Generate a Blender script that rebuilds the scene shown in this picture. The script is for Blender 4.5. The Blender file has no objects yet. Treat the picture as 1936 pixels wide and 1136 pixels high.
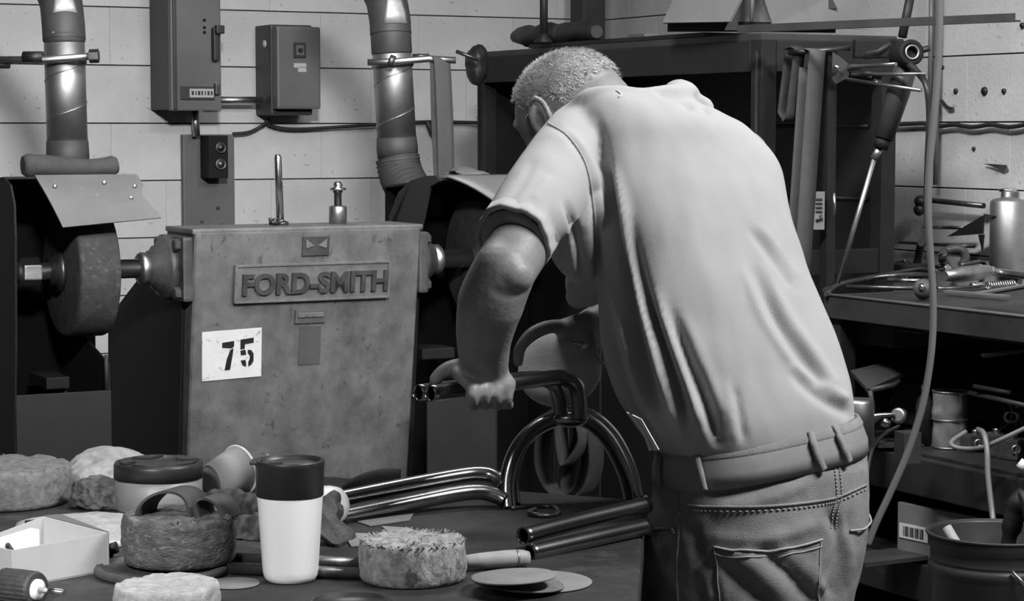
import bpy, bmesh, math, random
import numpy as np
from mathutils import Vector, Matrix, Euler, noise as mnoise
from mathutils.bvhtree import BVHTree

SC = bpy.context.scene
COL = SC.collection
rnd = random.Random(7)

# ------------------------------------------------------------------ camera
FPX = 4140.0                       # focal length in pixels of the 1936 x 1136 frame
PITCH = math.atan(323 / FPX)
CAMZ = 1.5
cam_d = bpy.data.cameras.new('camera')
cam_d.sensor_fit = 'HORIZONTAL'
cam_d.sensor_width = 36.0
cam_d.lens = FPX / 1936 * 36.0
cam_d.clip_start = 0.05
cam_d.dof.use_dof = False
cam = bpy.data.objects.new('camera', cam_d)
COL.objects.link(cam)
cam.location = (0, 0, CAMZ)
cam.rotation_euler = (math.pi / 2 - PITCH, 0, 0)
SC.camera = cam

# ------------------------------------------------------------------ world, lamps, exposure
W = bpy.data.worlds.new('world'); SC.world = W
W.use_nodes = True
W.node_tree.nodes['Background'].inputs[0].default_value = (1, 1, 1, 1)
W.node_tree.nodes['Background'].inputs[1].default_value = 0.01
SC.view_settings.view_transform = 'Standard'
SC.view_settings.look = 'None'
SC.view_settings.gamma = 1.0
SC.view_settings.use_curve_mapping = False
SC.view_settings.exposure = 0.22

def area_lamp(name, loc, target, sx, sy, power, spread=180):
    l = bpy.data.lights.new(name, 'AREA')
    l.shape = 'RECTANGLE'; l.size = sx; l.size_y = sy; l.energy = power; l.spread = math.radians(spread)
    o = bpy.data.objects.new(name, l); COL.objects.link(o)
    o.location = loc
    d = Vector(target) - Vector(loc)
    o.rotation_euler = d.to_track_quat('-Z', 'Y').to_euler()
    return o
# shop ceiling strips, a wall flood, and added fills for right wall and bench
area_lamp('overhead_light', (2.1, 2.5, 3.6), (0.3, 3.6, 1.1), 1.5, 0.35, 138)
area_lamp('flood_lamp', (0.15, 0.6, 3.1), (-1.3, 7.0, 1.45), 0.45, 0.25, 13.5, 36)  # set from the duct shadows; beam narrowed to miss the worker
area_lamp('overhead_light', (-0.25, 4.7, 3.7), (-0.15, 3.9, 0.9), 1.5, 0.35, 36)
area_lamp('overhead_light', (-0.2, 3.7, 3.7), (1.3, 6.3, 1.1), 0.9, 0.3, 24, 75)  # added fill that brightens the right wall, kept off the worker
area_lamp('bench_fill', (-1.0, 0.9, 2.5), (-0.72, 3.0, 0.9), 0.4, 0.2, 3.2, 30)  # added fill that brightens the things on the bench

# ------------------------------------------------------------------ pixel <-> world
FWD = Vector((0, math.cos(PITCH), -math.sin(PITCH)))
UPV = Vector((0, math.sin(PITCH), math.cos(PITCH)))
CAMP = Vector((0, 0, CAMZ))
def ray(px, py):
    return Vector((1, 0, 0)) * ((px - 968) / FPX) + UPV * ((568 - py) / FPX) + FWD
def P(px, py, D):
    d = ray(px, py)
    return CAMP + d * (D / d.y)
def hit(px, py, pt, nrm):
    d = ray(px, py)
    t = (Vector(pt) - CAMP).dot(nrm) / d.dot(nrm)
    return CAMP + d * t
def onz(px, py, z):
    return hit(px, py, (0, 0, z), Vector((0, 0, 1)))
def proj(p):
    q = Vector(p) - CAMP
    zc = q.dot(FWD)
    return 968 + q.x / zc * FPX, 568 - q.dot(UPV) / zc * FPX, zc
def S(px, D):                      # pixel length -> metres at depth D
    return px * D / FPX

ANG = math.radians(28)
U = Vector((math.cos(ANG), math.sin(ANG), 0))
V = Vector((-math.sin(ANG), math.cos(ANG), 0))
Z = Vector((0, 0, 1))
ROOM = Matrix.Rotation(ANG, 4, 'Z')          # room axes: x = along the left wall, y = into it
def room(p):                                  # world -> room axes
    return Vector((Vector(p).dot(U), Vector(p).dot(V), p[2]))

# ------------------------------------------------------------------ materials
def mat(name, v, rough=0.6, metal=0.0, var=0.15, scale=6.0, bump=0.0, bscale=60.0,
        spots=0.0, sscale=9.0, sval=None, spec=0.5, coords='Object', rnd_obj=0.0, detail=6.0, thr=0.62, stretch=None, sheen=0.0, distort=0.0):
    m = bpy.data.materials.new(name); m.use_nodes = True
    nt = m.node_tree; N = nt.nodes; L = nt.links
    b = N['Principled BSDF']
    b.inputs['Roughness'].default_value = rough
    b.inputs['Metallic'].default_value = metal
    b.inputs['Specular IOR Level'].default_value = spec
    if sheen: b.inputs['Sheen Weight'].default_value = sheen
    tc = N.new('ShaderNodeTexCoord')
    src = tc.outputs[coords]
    if stretch:
        mp = N.new('ShaderNodeMapping'); mp.inputs['Scale'].default_value = stretch
        L.new(src, mp.inputs[0]); src = mp.outputs[0]
    n1 = N.new('ShaderNodeTexNoise'); n1.inputs['Scale'].default_value = scale
    n1.inputs['Detail'].default_value = detail; n1.inputs['Roughness'].default_value = 0.65
    L.new(src, n1.inputs['Vector'])
    r1 = N.new('ShaderNodeValToRGB')
    lo = max(0.0, v * (1 - var)); hi = min(1.0, v * (1 + var))
    r1.color_ramp.elements[0].position = 0.3; r1.color_ramp.elements[0].color = (lo, lo, lo, 1)
    r1.color_ramp.elements[1].position = 0.7; r1.color_ramp.elements[1].color = (hi, hi, hi, 1)
    L.new(n1.outputs[0], r1.inputs[0])
    out = r1.outputs[0]
    if rnd_obj:
        oi = N.new('ShaderNodeObjectInfo')
        mr = N.new('ShaderNodeMapRange'); mr.inputs[3].default_value = 1 - rnd_obj; mr.inputs[4].default_value = 1 + rnd_obj
        L.new(oi.outputs['Random'], mr.inputs[0])
        mx = N.new('ShaderNodeMix'); mx.data_type = 'RGBA'; mx.blend_type = 'MULTIPLY'; mx.inputs[0].default_value = 1
        L.new(out, mx.inputs[6]); L.new(mr.outputs[0], mx.inputs[7]); out = mx.outputs[2]
    if spots:
        n2 = N.new('ShaderNodeTexNoise'); n2.inputs['Scale'].default_value = sscale
        n2.inputs['Detail'].default_value = 8; n2.inputs['Roughness'].default_value = 0.7; n2.inputs['Distortion'].default_value = distort
        L.new(src, n2.inputs['Vector'])
        r2 = N.new('ShaderNodeValToRGB')
        r2.color_ramp.elements[0].position = thr; r2.color_ramp.elements[0].color = (0, 0, 0, 1)
        r2.color_ramp.elements[1].position = min(1, thr + 0.06); r2.color_ramp.elements[1].color = (spots, spots, spots, 1)
        L.new(n2.outputs[0], r2.inputs[0])
        mx = N.new('ShaderNodeMix'); mx.data_type = 'RGBA'
        L.new(r2.outputs[0], mx.inputs[0]); L.new(out, mx.inputs[6])
        sv = v * 0.3 if sval is None else sval
        mx.inputs[7].default_value = (sv, sv, sv, 1); out = mx.outputs[2]
    L.new(out, b.inputs['Base Color'])
    if bump:
        n3 = N.new('ShaderNodeTexNoise'); n3.inputs['Scale'].default_value = bscale; n3.inputs['Detail'].default_value = 4
        L.new(src, n3.inputs['Vector'])
        bp = N.new('ShaderNodeBump'); bp.inputs['Strength'].default_value = bump; bp.inputs['Distance'].default_value = 0.004
        L.new(n3.outputs[0], bp.inputs['Height']); L.new(bp.outputs[0], b.inputs['Normal'])
    return m

MT = {}
MT['block'] = mat('painted_block', 0.42, 0.7, var=0.16, scale=3.0, bump=0.35, bscale=90, spots=0.75, sscale=48, sval=0.08, thr=0.625, coords='Object', rnd_obj=0.03)
MT['mortar'] = mat('mortar', 0.2, 0.9, var=0.3, scale=12)
MT['floor'] = mat('floor_concrete', 0.10, 0.7, var=0.4, scale=2.0, bump=0.2)
MT['galv'] = mat('galvanised_duct', 0.42, 0.5, 1.0, var=0.3, scale=5)
MT['tape'] = mat('dark_duct_tape', 0.035, 0.6, var=0.3, scale=9)
MT['hosedark'] = mat('dark_flex_hose', 0.03, 0.7, var=0.3, scale=9)
MT['paintgrey'] = mat('grey_machine_paint', 0.13, 0.5, var=0.3, scale=6, bump=0.2, bscale=35, spots=0.8, sscale=40, sval=0.045, thr=0.6)
MT['castmachine'] = mat('worn_casting_paint', 0.11, 0.5, var=0.42, scale=14, bump=0.5, bscale=40, spots=0.8, sscale=22, sval=0.045, thr=0.59, stretch=(1, 1, 0.8), distort=1.6)
MT['castdark'] = mat('dark_casting', 0.05, 0.5, var=0.5, scale=14, bump=0.3, bscale=60)
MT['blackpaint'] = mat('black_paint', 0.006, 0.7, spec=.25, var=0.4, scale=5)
MT['darkpaint'] = mat('dark_grey_paint', 0.03, 0.6, spec=.3, var=0.3, scale=4)
MT['boxgrey'] = mat('box_grey_paint', 0.09, 0.5, var=0.15, scale=6, spots=0.6, sscale=40, sval=0.04, thr=0.64)
MT['boxside'] = mat('box_shade_grey', 0.022, 0.5, var=0.2, scale=6)  # box grey with the shade of the sides mixed into the colour
MT['steel'] = mat('bright_steel', 0.62, 0.25, 1.0, var=0.25, scale=20)
MT['steeldull'] = mat('dull_steel', 0.4, 0.42, 1.0, var=0.35, scale=16)
MT['darksteel'] = mat('dark_steel', 0.12, 0.4, 0.9, var=0.5, scale=18)
MT['wheel'] = mat('abrasive_wheel', 0.04, 0.75, var=0.4, scale=30, bump=0.3, bscale=140, spots=0.35, sscale=50, sval=0.14, thr=0.57)
MT['plate'] = mat('worn_light_plate', 0.12, 0.5, 0.1, var=0.2, scale=7, spots=0.7, sscale=30, sval=0.3, thr=0.64)
MT['white'] = mat('white_plate', 0.62, 0.5, var=0.1, scale=8, spots=0.8, sscale=60, sval=0.2, thr=0.60)
MT['black'] = mat('black', 0.01, 0.5, var=0.2)
MT['rubber'] = mat('black_rubber', 0.014, 0.5, var=0.3)
MT['cardboard'] = mat('pale_card', 0.36, 0.8, var=0.08, scale=10)
MT['carddark'] = mat('brown_card', 0.09, 0.85, var=0.12, scale=7)

# ------------------------------------------------------------------ geometry builder
class G:
    def __init__(s):
        s.v = []; s.f = []; s.sm = []
    def add(s, vs, fs, smooth=False):
        o = len(s.v)
        s.v += [Vector(x) for x in vs]
        s.f += [tuple(i + o for i in f) for f in fs]
        s.sm += [smooth] * len(fs)
        return s
    def box(s, c, size, M=None):
        c = Vector(c); hx, hy, hz = [k / 2 for k in size]
        vs = []
        for z in (-hz, hz):
            for x, y in ((-hx, -hy), (hx, -hy), (hx, hy), (-hx, hy)):
                p = Vector((x, y, z)); vs.append((M @ p if M else p) + c)
        return s.add(vs, [(0, 3, 2, 1), (4, 5, 6, 7), (0, 1, 5, 4), (1, 2, 6, 5), (2, 3, 7, 6), (3, 0, 4, 7)])
    def hexa(s, b, t):                 # two quads (bottom, top), same winding
        return s.add(list(b) + list(t), [(0, 3, 2, 1), (4, 5, 6, 7), (0, 1, 5, 4), (1, 2, 6, 5), (2, 3, 7, 6), (3, 0, 4, 7)])
    def slab(s, quad, th, nrm):        # polygon with thickness along -nrm
        n = Vector(nrm).normalized() * th; k = len(quad)
        q = [Vector(x) for x in quad]
        a = q; b = [x - n for x in q]
        fs = [tuple(range(k)), tuple(range(2 * k - 1, k - 1, -1))]
        fs += [(i, k + i, k + (i + 1) % k, (i + 1) % k) for i in range(k)]
        return s.add(a + b, fs)
    def prism(s, poly, h, M):          # local xy polygon extruded along local z, placed by M
        k = len(poly)
        a = [M @ Vector((x, y, 0)) for x, y in poly]; b = [M @ Vector((x, y, h)) for x, y in poly]
        fs = [tuple(range(k - 1, -1, -1)), tuple(range(k, 2 * k))]
        fs += [(i, (i + 1) % k, k + (i + 1) % k, k + i) for i in range(k)]
        return s.add(a + b, fs)
    def tube(s, pts, r, n=12, cap=True, smooth=True, flat=None):
        pts = [Vector(p) for p in pts]; k = len(pts)
        rs = r if isinstance(r, (list, tuple)) else [r] * k
        T = []
        for i in range(k):
            a = pts[max(0, i - 1)]; b = pts[min(k - 1, i + 1)]
            T.append((b - a).normalized())
        ref = Vector((0, 0, 1)) if abs(T[0].z) < 0.9 else Vector((1, 0, 0))
        if flat is not None: ref = Vector(flat[0])
        nx = (ref - T[0] * ref.dot(T[0])).normalized()
        vs = []
        for i in range(k):
            if i: nx = (nx - T[i] * nx.dot(T[i])).normalized()
            ny = T[i].cross(nx)
            for j in range(n):
                a = 2 * math.pi * j / n
                w = 1.0 if flat is None else flat[1]
                vs.append(pts[i] + (nx * math.cos(a) * w + ny * math.sin(a)) * rs[i])
        fs = []
        for i in range(k - 1):
            for j in range(n):
                fs.append((i * n + j, i * n + (j + 1) % n, (i + 1) * n + (j + 1) % n, (i + 1) * n + j))
        s.add(vs, fs, smooth)
        if cap:
            o = len(s.v) - len(vs)
            s.f += [tuple(o + j for j in range(n - 1, -1, -1)), tuple(o + (k - 1) * n + j for j in range(n))]
            s.sm += [False, False]
        return s
    def pipe(s, pts, r, wall, n=20):   # hollow tube with open ends
        pts = [Vector(p) for p in pts]
        o = len(s.v)
        s.tube(pts, r, n, cap=False); a = len(s.v)
        s.tube(pts, r - wall, n, cap=False)
        k = len(pts)
        # flip the inner faces
        cnt = (k - 1) * n
        for i in range(len(s.f) - cnt, len(s.f)): s.f[i] = tuple(reversed(s.f[i]))
        for j in range(n):
            s.f.append((o + (j + 1) % n, o + j, a + j, a + (j + 1) % n)); s.sm.append(False)
            q = (k - 1) * n
            s.f.append((o + q + j, o + q + (j + 1) % n, a + q + (j + 1) % n, a + q + j)); s.sm.append(False)
        return s
    def lathe(s, prof, M, n=32, smooth=True, jit=None, a0=0.0, a1=None, caps=True):
        k = len(prof); vs = []
        full = a1 is None
        a1 = 2 * math.pi if full else a1
        nn = n if full else n + 1
        for i, (r, z) in enumerate(prof):
            for j in range(nn):
                a = a0 + (a1 - a0) * j / n
                p = Vector((r * math.cos(a), r * math.sin(a), z))
                if jit: p += jit(p, i, j)
                vs.append(M @ p)
        fs = []
        for i in range(k - 1):
            for j in range(n):
                fs.append((i * nn + j, i * nn + (j + 1) % nn, (i + 1) * nn + (j + 1) % nn, (i + 1) * nn + j))
        s.add(vs, fs, smooth)
        if full and caps:
            o = len(s.v) - len(vs)
            if prof[0][0] > 1e-6: s.f.append(tuple(o + j for j in range(n - 1, -1, -1))); s.sm.append(False)
            if prof[-1][0] > 1e-6: s.f.append(tuple(o + (k - 1) * n + j for j in range(n))); s.sm.append(False)
        return s
    def ball(s, c, rad, M=None, n=20, m=12):
        c = Vector(c)
        if not isinstance(rad, (tuple, list, Vector)): rad = (rad,) * 3
        vs = []; fs = []
        for i in range(m + 1):
            t = math.pi * i / m
            for j in range(n):
                a = 2 * math.pi * j / n
                p = Vector((rad[0] * math.sin(t) * math.cos(a), rad[1] * math.sin(t) * math.sin(a), -rad[2] * math.cos(t)))
                vs.append((M @ p if M else p) + c)
        for i in range(m):
            for j in range(n):
                fs.append((i * n + j, i * n + (j + 1) % n, (i + 1) * n + (j + 1) % n, (i + 1) * n + j))
        return s.add(vs, fs, True)
    def grid(s, rows, smooth=True, closed=False):
        k = len(rows); n = len(rows[0]); vs = [p for r in rows for p in r]; fs = []
        for i in range(k - 1):
            for j in range(n if closed else n - 1):
                fs.append((i * n + j, i * n + (j + 1) % n, (i + 1) * n + (j + 1) % n, (i + 1) * n + j))
        return s.add(vs, fs, smooth)
    def solid_sheet(s, rows, th, smooth=True):      # grid of points given thickness along its normals
        R = [[Vector(p) for p in r] for r in rows]; k = len(R); n = len(R[0])
        nr = []
        for i in range(k):
            l = []
            for j in range(n):
                a = R[min(i + 1, k - 1)][j] - R[max(i - 1, 0)][j]; b = R[i][min(j + 1, n - 1)] - R[i][max(j - 1, 0)]
                l.append(a.cross(b).normalized())
            nr.append(l)
        top = [[R[i][j] + nr[i][j] * th / 2 for j in range(n)] for i in range(k)]
        bot = [[R[i][j] - nr[i][j] * th / 2 for j in range(n)] for i in range(k)]
        o = len(s.v)
        s.add([p for r in top for p in r] + [p for r in bot for p in r], [])
        B = k * n
        for i in range(k - 1):
            for j in range(n - 1):
                s.f.append((o + i * n + j, o + (i + 1) * n + j, o + (i + 1) * n + j + 1, o + i * n + j + 1)); s.sm.append(smooth)
                s.f.append((o + B + i * n + j, o + B + i * n + j + 1, o + B + (i + 1) * n + j + 1, o + B + (i + 1) * n + j)); s.sm.append(smooth)
        for i in range(k - 1):
            for j in (0, n - 1):
                q = [o + i * n + j, o + (i + 1) * n + j, o + B + (i + 1) * n + j, o + B + i * n + j]
                s.f.append(tuple(q)); s.sm.append(False)
        for j in range(n - 1):
            for i in (0, k - 1):
                s.f.append((o + i * n + j, o + i * n + j + 1, o + B + i * n + j + 1, o + B + i * n + j)); s.sm.append(False)
        return s

XF = {}                                # world matrix of every object made here
def build(name, g, m, parent=None, bevel=0.0, world=False, seg=2, loc=None, recalc=True):
    """links the collected shapes as ONE mesh object; world=True: points are in world axes"""
    me = bpy.data.meshes.new(name)
    pm = XF[parent.name] if parent else Matrix.Identity(4)
    vs = g.v
    own = Matrix.Identity(4)
    if world and parent is not None:
        inv = pm.inverted(); vs = [inv @ v for v in vs]
    elif parent is None:
        if loc is None:                # origin at the base centre
            mn = [min(v[i] for v in vs) for i in range(3)]; mxx = [max(v[i] for v in vs) for i in range(3)]
            loc = ((mn[0] + mxx[0]) / 2, (mn[1] + mxx[1]) / 2, mn[2])
        own = Matrix.Translation(loc); vs = [v - Vector(loc) for v in vs]
    me.from_pydata([tuple(v) for v in vs], [], g.f)
    me.polygons.foreach_set('use_smooth', g.sm)
    if recalc or bevel:
        bm = bmesh.new(); bm.from_mesh(me)
        if recalc: bmesh.ops.recalc_face_normals(bm, faces=bm.faces)
        if bevel:
            ed = [e for e in bm.edges if len(e.link_faces) == 2 and e.calc_face_angle(0) > 0.6]
            bmesh.ops.bevel(bm, geom=ed, offset=bevel, segments=seg, profile=0.7, affect='EDGES', clamp_overlap=True)
        bm.to_mesh(me); bm.free()
    if m: me.materials.append(m)
    o = bpy.data.objects.new(name, me); COL.objects.link(o)
    if parent is not None: o.parent = parent
    else: o.location = loc
    XF[o.name] = pm @ own
    return o
def thing(name, label, cat, loc=(0, 0, 0), M=None, group=None):
    o = bpy.data.objects.new(name, None); COL.objects.link(o)
    mm = M if M is not None else Matrix.Translation(loc)
    o.matrix_world = mm; XF[o.name] = mm.copy()
    o.empty_display_size = 0.05
    return tag(o, label, cat, group)
def tag(o, label, cat, group=None):
    o['label'] = label; o['category'] = cat
    if group: o['group'] = group
    return o
def struct(o):
    o['kind'] = 'structure'; return o
def frame(o, x, y, z=None):            # matrix with axes
    x = Vector(x).normalized()
    if z is None:
        y = Vector(y); y = (y - x * y.dot(x)).normalized(); z = x.cross(y)
    else:
        z = Vector(z).normalized(); y = z.cross(x).normalized()
    return Matrix(((x.x, y.x, z.x, o[0]), (x.y, y.y, z.y, o[1]), (x.z, y.z, z.z, o[2]), (0, 0, 0, 1)))
def axisM(o, zdir, xref=(0, 0, 1)):    # local z along zdir
    z = Vector(zdir).normalized(); x = Vector(xref)
    if abs(x.dot(z)) > 0.98: x = Vector((1, 0, 0))
    x = (x - z * x.dot(z)).normalized(); y = z.cross(x)
    return Matrix(((x.x, y.x, z.x, o[0]), (x.y, y.y, z.y, o[1]), (x.z, y.z, z.z, o[2]), (0, 0, 0, 1)))
def smooth_path(pts, n=8):             # Catmull-Rom through the points
    pts = [Vector(p) for p in pts]; out = []
    for i in range(len(pts) - 1):
        p0 = pts[max(i - 1, 0)]; p1 = pts[i]; p2 = pts[i + 1]; p3 = pts[min(i + 2, len(pts) - 1)]
        for k in range(n):
            t = k / n
            out.append(0.5 * ((2 * p1) + (p2 - p0) * t + (2 * p0 - 5 * p1 + 4 * p2 - p3) * t * t + (3 * p1 - p0 - 3 * p2 + p3) * t ** 3))
    out.append(pts[-1]); return out
def copy_tree(o, M, label=None, group=None):
    c = o.copy(); COL.objects.link(c); c.matrix_world = M; XF[c.name] = M.copy()
    if label: c['label'] = label
    if group: c['group'] = group
    for ch in list(o.children):
        d = ch.copy(); COL.objects.link(d); d.parent = c
        for gc in list(ch.children):
            e = gc.copy(); COL.objects.link(e); e.parent = d
    return c
def text_mesh(txt, height, depth, width=None, bold=0.0):
    cu = bpy.data.curves.new('lettering', 'FONT'); cu.body = txt; cu.size = 1; cu.extrude = 0.5; cu.offset = bold
    cu.resolution_u = 4
    to = bpy.data.objects.new('lettering', cu); COL.objects.link(to)
    dg = bpy.context.evaluated_depsgraph_get()
    me = bpy.data.meshes.new_from_object(to.evaluated_get(dg))
    COL.objects.unlink(to); bpy.data.objects.remove(to); bpy.data.curves.remove(cu)
    vs = [v.co.copy() for v in me.vertices]; fs = [tuple(p.vertices) for p in me.polygons]
    bpy.data.meshes.remove(me)
    x0 = min(v.x for v in vs); x1 = max(v.x for v in vs); y0 = min(v.y for v in vs); y1 = max(v.y for v in vs)
    sy = height / (y1 - y0); sx = (width / (x1 - x0)) if width else sy
    vs = [Vector(((v.x - x0) * sx, (v.y - y0) * sy, v.z * depth)) for v in vs]
    return vs, fs
# ------------------------------------------------------------------ the room
K = P(1139, 245, 8.66); K = Vector((K.x, K.y, 0))     # the corner where the two block walls meet
KR = room(K)
COURSE = 0.203
def wl(px, py, off):                    # pixel on a plane parallel to the left wall, `off` in front of it -> room (x, z)
    p = room(hit(px, py, K - V * off, V)); return p.x, p.z
def wr(px, py, off):                    # the same for the right wall -> room (y, z)
    p = room(hit(px, py, K - U * off, U)); return p.y, p.z
def Wd(x, y, z): return U * x + V * y + Z * z   # room -> world

blk = {}
def block_mesh(w):
    key = round(w, 3)
    if key not in blk:
        g = G(); g.box((0, 0, 0), (w - 0.0004, 0.05, COURSE - 0.004))
        o = build('block', g, MT['block'], None, bevel=0.0010, seg=1, loc=(0, 0, 0))
        blk[key] = o.data; COL.objects.unlink(o); bpy.data.objects.remove(o)
    return blk[key]
def block_wall(name, length, M, z0, z1):
    # M: local x along the wall from the corner, local -y out of the wall face
    g = G(); g.box((length / 2, 0.077, 2.0), (length, 0.05, 4.0))
    w = build(name, g, MT['mortar'], None, loc=(0, 0, 0)); struct(w)
    w.matrix_world = M; XF[w.name] = M
    n = 0
    k = math.floor((z0 - 0.1015) / COURSE)
    while 0.1015 + k * COURSE < z1:
        zc = 0.1015 + (k + 0.5) * COURSE
        x = -0.2 if k % 2 else 0.0
        while x < length:
            a = max(x, 0); b = min(x + 0.4, length)
            if b - a > 0.05:
                o = bpy.data.objects.new('block', block_mesh(b - a)); COL.objects.link(o)
                o.parent = w; o.location = ((a + b) / 2, 0.0265 + rnd.uniform(-0.0003, 0.0003), zc)
                n += 1
            x += 0.4
        k += 1
    return n
def place_wall(name, length, xdir, outdir, z0, z1):
    # proper (unmirrored) frame: local y = -outdir
    yl = -Vector(outdir); xl = yl.cross(Z)
    o = K.copy()
    if xl.dot(xdir) < 0: o = K + Vector(xdir) * length
    M = frame(o, xl, yl)
    return block_wall(name, length, M, z0, z1)
n1 = place_wall('wall_left', 5.6, -U, -V, 0.0, 2.5)
n2 = place_wall('wall_right', 4.8, -V, -U, 0.0, 2.5)
g = G(); g.slab([(-6, -1, 0), (6, -1, 0), (6, 11, 0), (-6, 11, 0)], 0.1, Z)
struct(build('floor', g, MT['floor'], None, loc=(0, 0, -0.1)))

# ------------------------------------------------------------------ wall boxes
def wall_box(name, label, pxl, pxr, pyt, pyb, depth, matf, cat='electrical box'):
    x0, z1 = wl(pxl, pyt, depth); x1, _ = wl(pxr, pyt, depth); _, z0 = wl((pxl + pxr) / 2, pyb, depth)
    z1 = wl((pxl + pxr) / 2, pyt, depth)[1]
    o = Wd((x0 + x1) / 2, KR.y, z0)
    t = thing(name, label, cat, M=Matrix.Translation(o) @ ROOM)
    return t, x1 - x0, z1 - z0
# switch disconnect box, tall
D1 = 0.23
t, w, h = wall_box('switch_box', 'tall grey steel switch box with side lever, highest on the block wall', 322, 413, -40, 207, D1, None)
g = G(); g.box((0, -(D1 - .03) / 2 - .001, h / 2), (w, D1 - 0.034, h)); build('body', g, MT['boxside'], t, bevel=0.006)
g = G(); g.box((0.003, -D1 + 0.016, h / 2), (w + 0.008, 0.03, h + 0.008)); door = build('door', g, MT['boxgrey'], t, bevel=0.004)
def onbox(px, py, t, off):
    p = hit(px, py, K - V * off, V); q = XF[t.name].inverted() @ p; return q
p = onbox(373, 176, t, D1)
g = G(); g.box((p.x, -D1 - 0.003, p.z), (0.125, 0.006, 0.046)); fr = build('label_frame', g, MT['boxside'], t, bevel=0.0015)
g = G(); g.box((p.x + .013, -D1 - 0.0075, p.z), (0.088, 0.004, 0.030)); lb = build('label_card', g, MT['cardboard'], t)
g = G()
for i, wd in enumerate((.008, .004, .009, .006, .004, .008, .006)):
    g.box((p.x - .02 + i * .0115, -D1 - .0098, p.z), (wd, .001, .014))
build('label_print', g, MT['darkpaint'], t)
p = onbox(405, 84, t, D1)
g = G(); g.box((p.x, -D1 - 0.012, p.z), (0.022, 0.03, 0.115)); g.box((p.x + .008, -D1 - 0.03, p.z + .05), (0.03, 0.03, 0.03))
build('lever', g, MT['black'], t, bevel=0.005)
p = onbox(408, 168, t, D1)
g = G(); g.box((p.x, -D1 - 0.01, p.z), (0.016, 0.022, 0.04)); build('latch', g, MT['darksteel'], t, bevel=0.003)
for yy in (38, 52, 61):
    p = onbox(386, yy, t, D1)
    g = G(); g.lathe([(0.005, 0), (0.005, .006), (0.0, .008)], axisM((p.x, -D1, p.z), (0, -1, 0)), 10); build('screw', g, MT['black'], t)
g = G(); g.box((-w / 2 + .012, -D1 - .003, h / 2), (0.012, 0.008, h)); build('hinge_strip', g, MT['boxside'], t, bevel=0.002)

# starter box with knob
D2 = 0.2
t, w, h = wall_box('control_box', 'smaller grey control box with square knob plate and paper sticker, on the block wall', 523, 606, 50, 206, D2, None)
g = G()
poly = [(-w / 2 - .004, 0), (-w / 2 - .004, -(D2 - .05)), (w / 2 - .012, -(D2 - .05)), (w / 2 + .0, 0)]
g.prism(poly, h + .03, Matrix.Translation((0, 0, -.022))); build('body', g, MT['boxside'], t, bevel=0.008)
g = G(); g.box((0, -D2 + 0.024, h / 2), (w, 0.048, h)); build('cover', g, MT['boxgrey'], t, bevel=0.009)
p = onbox(566, 95, t, D2)
g = G(); g.box((p.x, -D2 - .003, p.z), (0.046, 0.006, 0.054)); kp = build('knob_plate', g, MT['black'], t, bevel=0.001)
g = G(); g.box((p.x, -D2 - .0065, p.z), (0.030, 0.003, 0.036)); build('knob_face', g, MT['boxgrey'], t)
g = G(); g.lathe([(0.007, 0), (0.007, .012), (0.005, .014)], axisM((p.x, -D2 - .007, p.z), (0, -1, 0)), 16); build('knob', g, MT['black'], t)
p = onbox(567, 127, t, D2)
g = G(); g.box((p.x, -D2 - .001, p.z + .006), (0.048, 0.002, 0.016)); g.box((p.x + .008, -D2 - .001, p.z - .008), (0.032, 0.002, 0.018)); build('sticker', g, MT['cardboard'], t)
p = onbox(495, 73, t, 0.1)
g = G(); g.lathe([(0.014, 0), (0.014, .006), (0.0, .009)], axisM((-w / 2 - .004, -.1, h - .06), (-1, 0, 0)), 14); build('side_plug', g, MT['cardboard'], t)

# push-button station on a steel back plate
D3 = 0.03
t, w, h = wall_box('push_button_station', 'steel back plate with black two-button stop and start station behind the grinder', 346, 443, 254, 432, D3, None, 'switch')
g = G(); g.box((0, -D3 / 2, h / 2), (w, D3 - .002, h)); build('back_plate', g, MT['boxgrey'], t, bevel=0.004)
x0, _ = wl(395, 300, .12); x1, zt = wl(431, 256, .12); _, zb = wl(410, 337, .12)
q = XF[t.name].inverted() @ Wd((x0 + x1) / 2, KR.y, zb)
g = G(); g.box((q.x, -.075, q.z + (zt - zb) / 2), (x1 - x0, .09, zt - zb)); sb = build('button_box', g, MT['blackpaint'], t, bevel=0.004)
for yy in (279, 310):
    x, z = wl(418, yy, .125); q2 = XF[t.name].inverted() @ Wd(x, KR.y, z)
    g = G(); g.lathe([(0.021, 0), (0.021, .006), (0.016, .008), (0.016, .004), (0.012, .004), (.012, .009), (0, .009)], axisM((q2.x, -.12, q2.z), (0, -1, 0)), 24)
    build('button', g, MT['darksteel'], t)
for xx, yy in ((412, 393), (381, 420), (418, 425)):
    x, z = wl(xx, yy, D3); q2 = XF[t.name].inverted() @ Wd(x, KR.y, z)
    g = G(); g.lathe([(0.007, 0), (0.007, .003), (0, .006)], axisM((q2.x, -D3, q2.z), (0, -1, 0)), 10); build('screw', g, MT['steel'], t)

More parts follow.
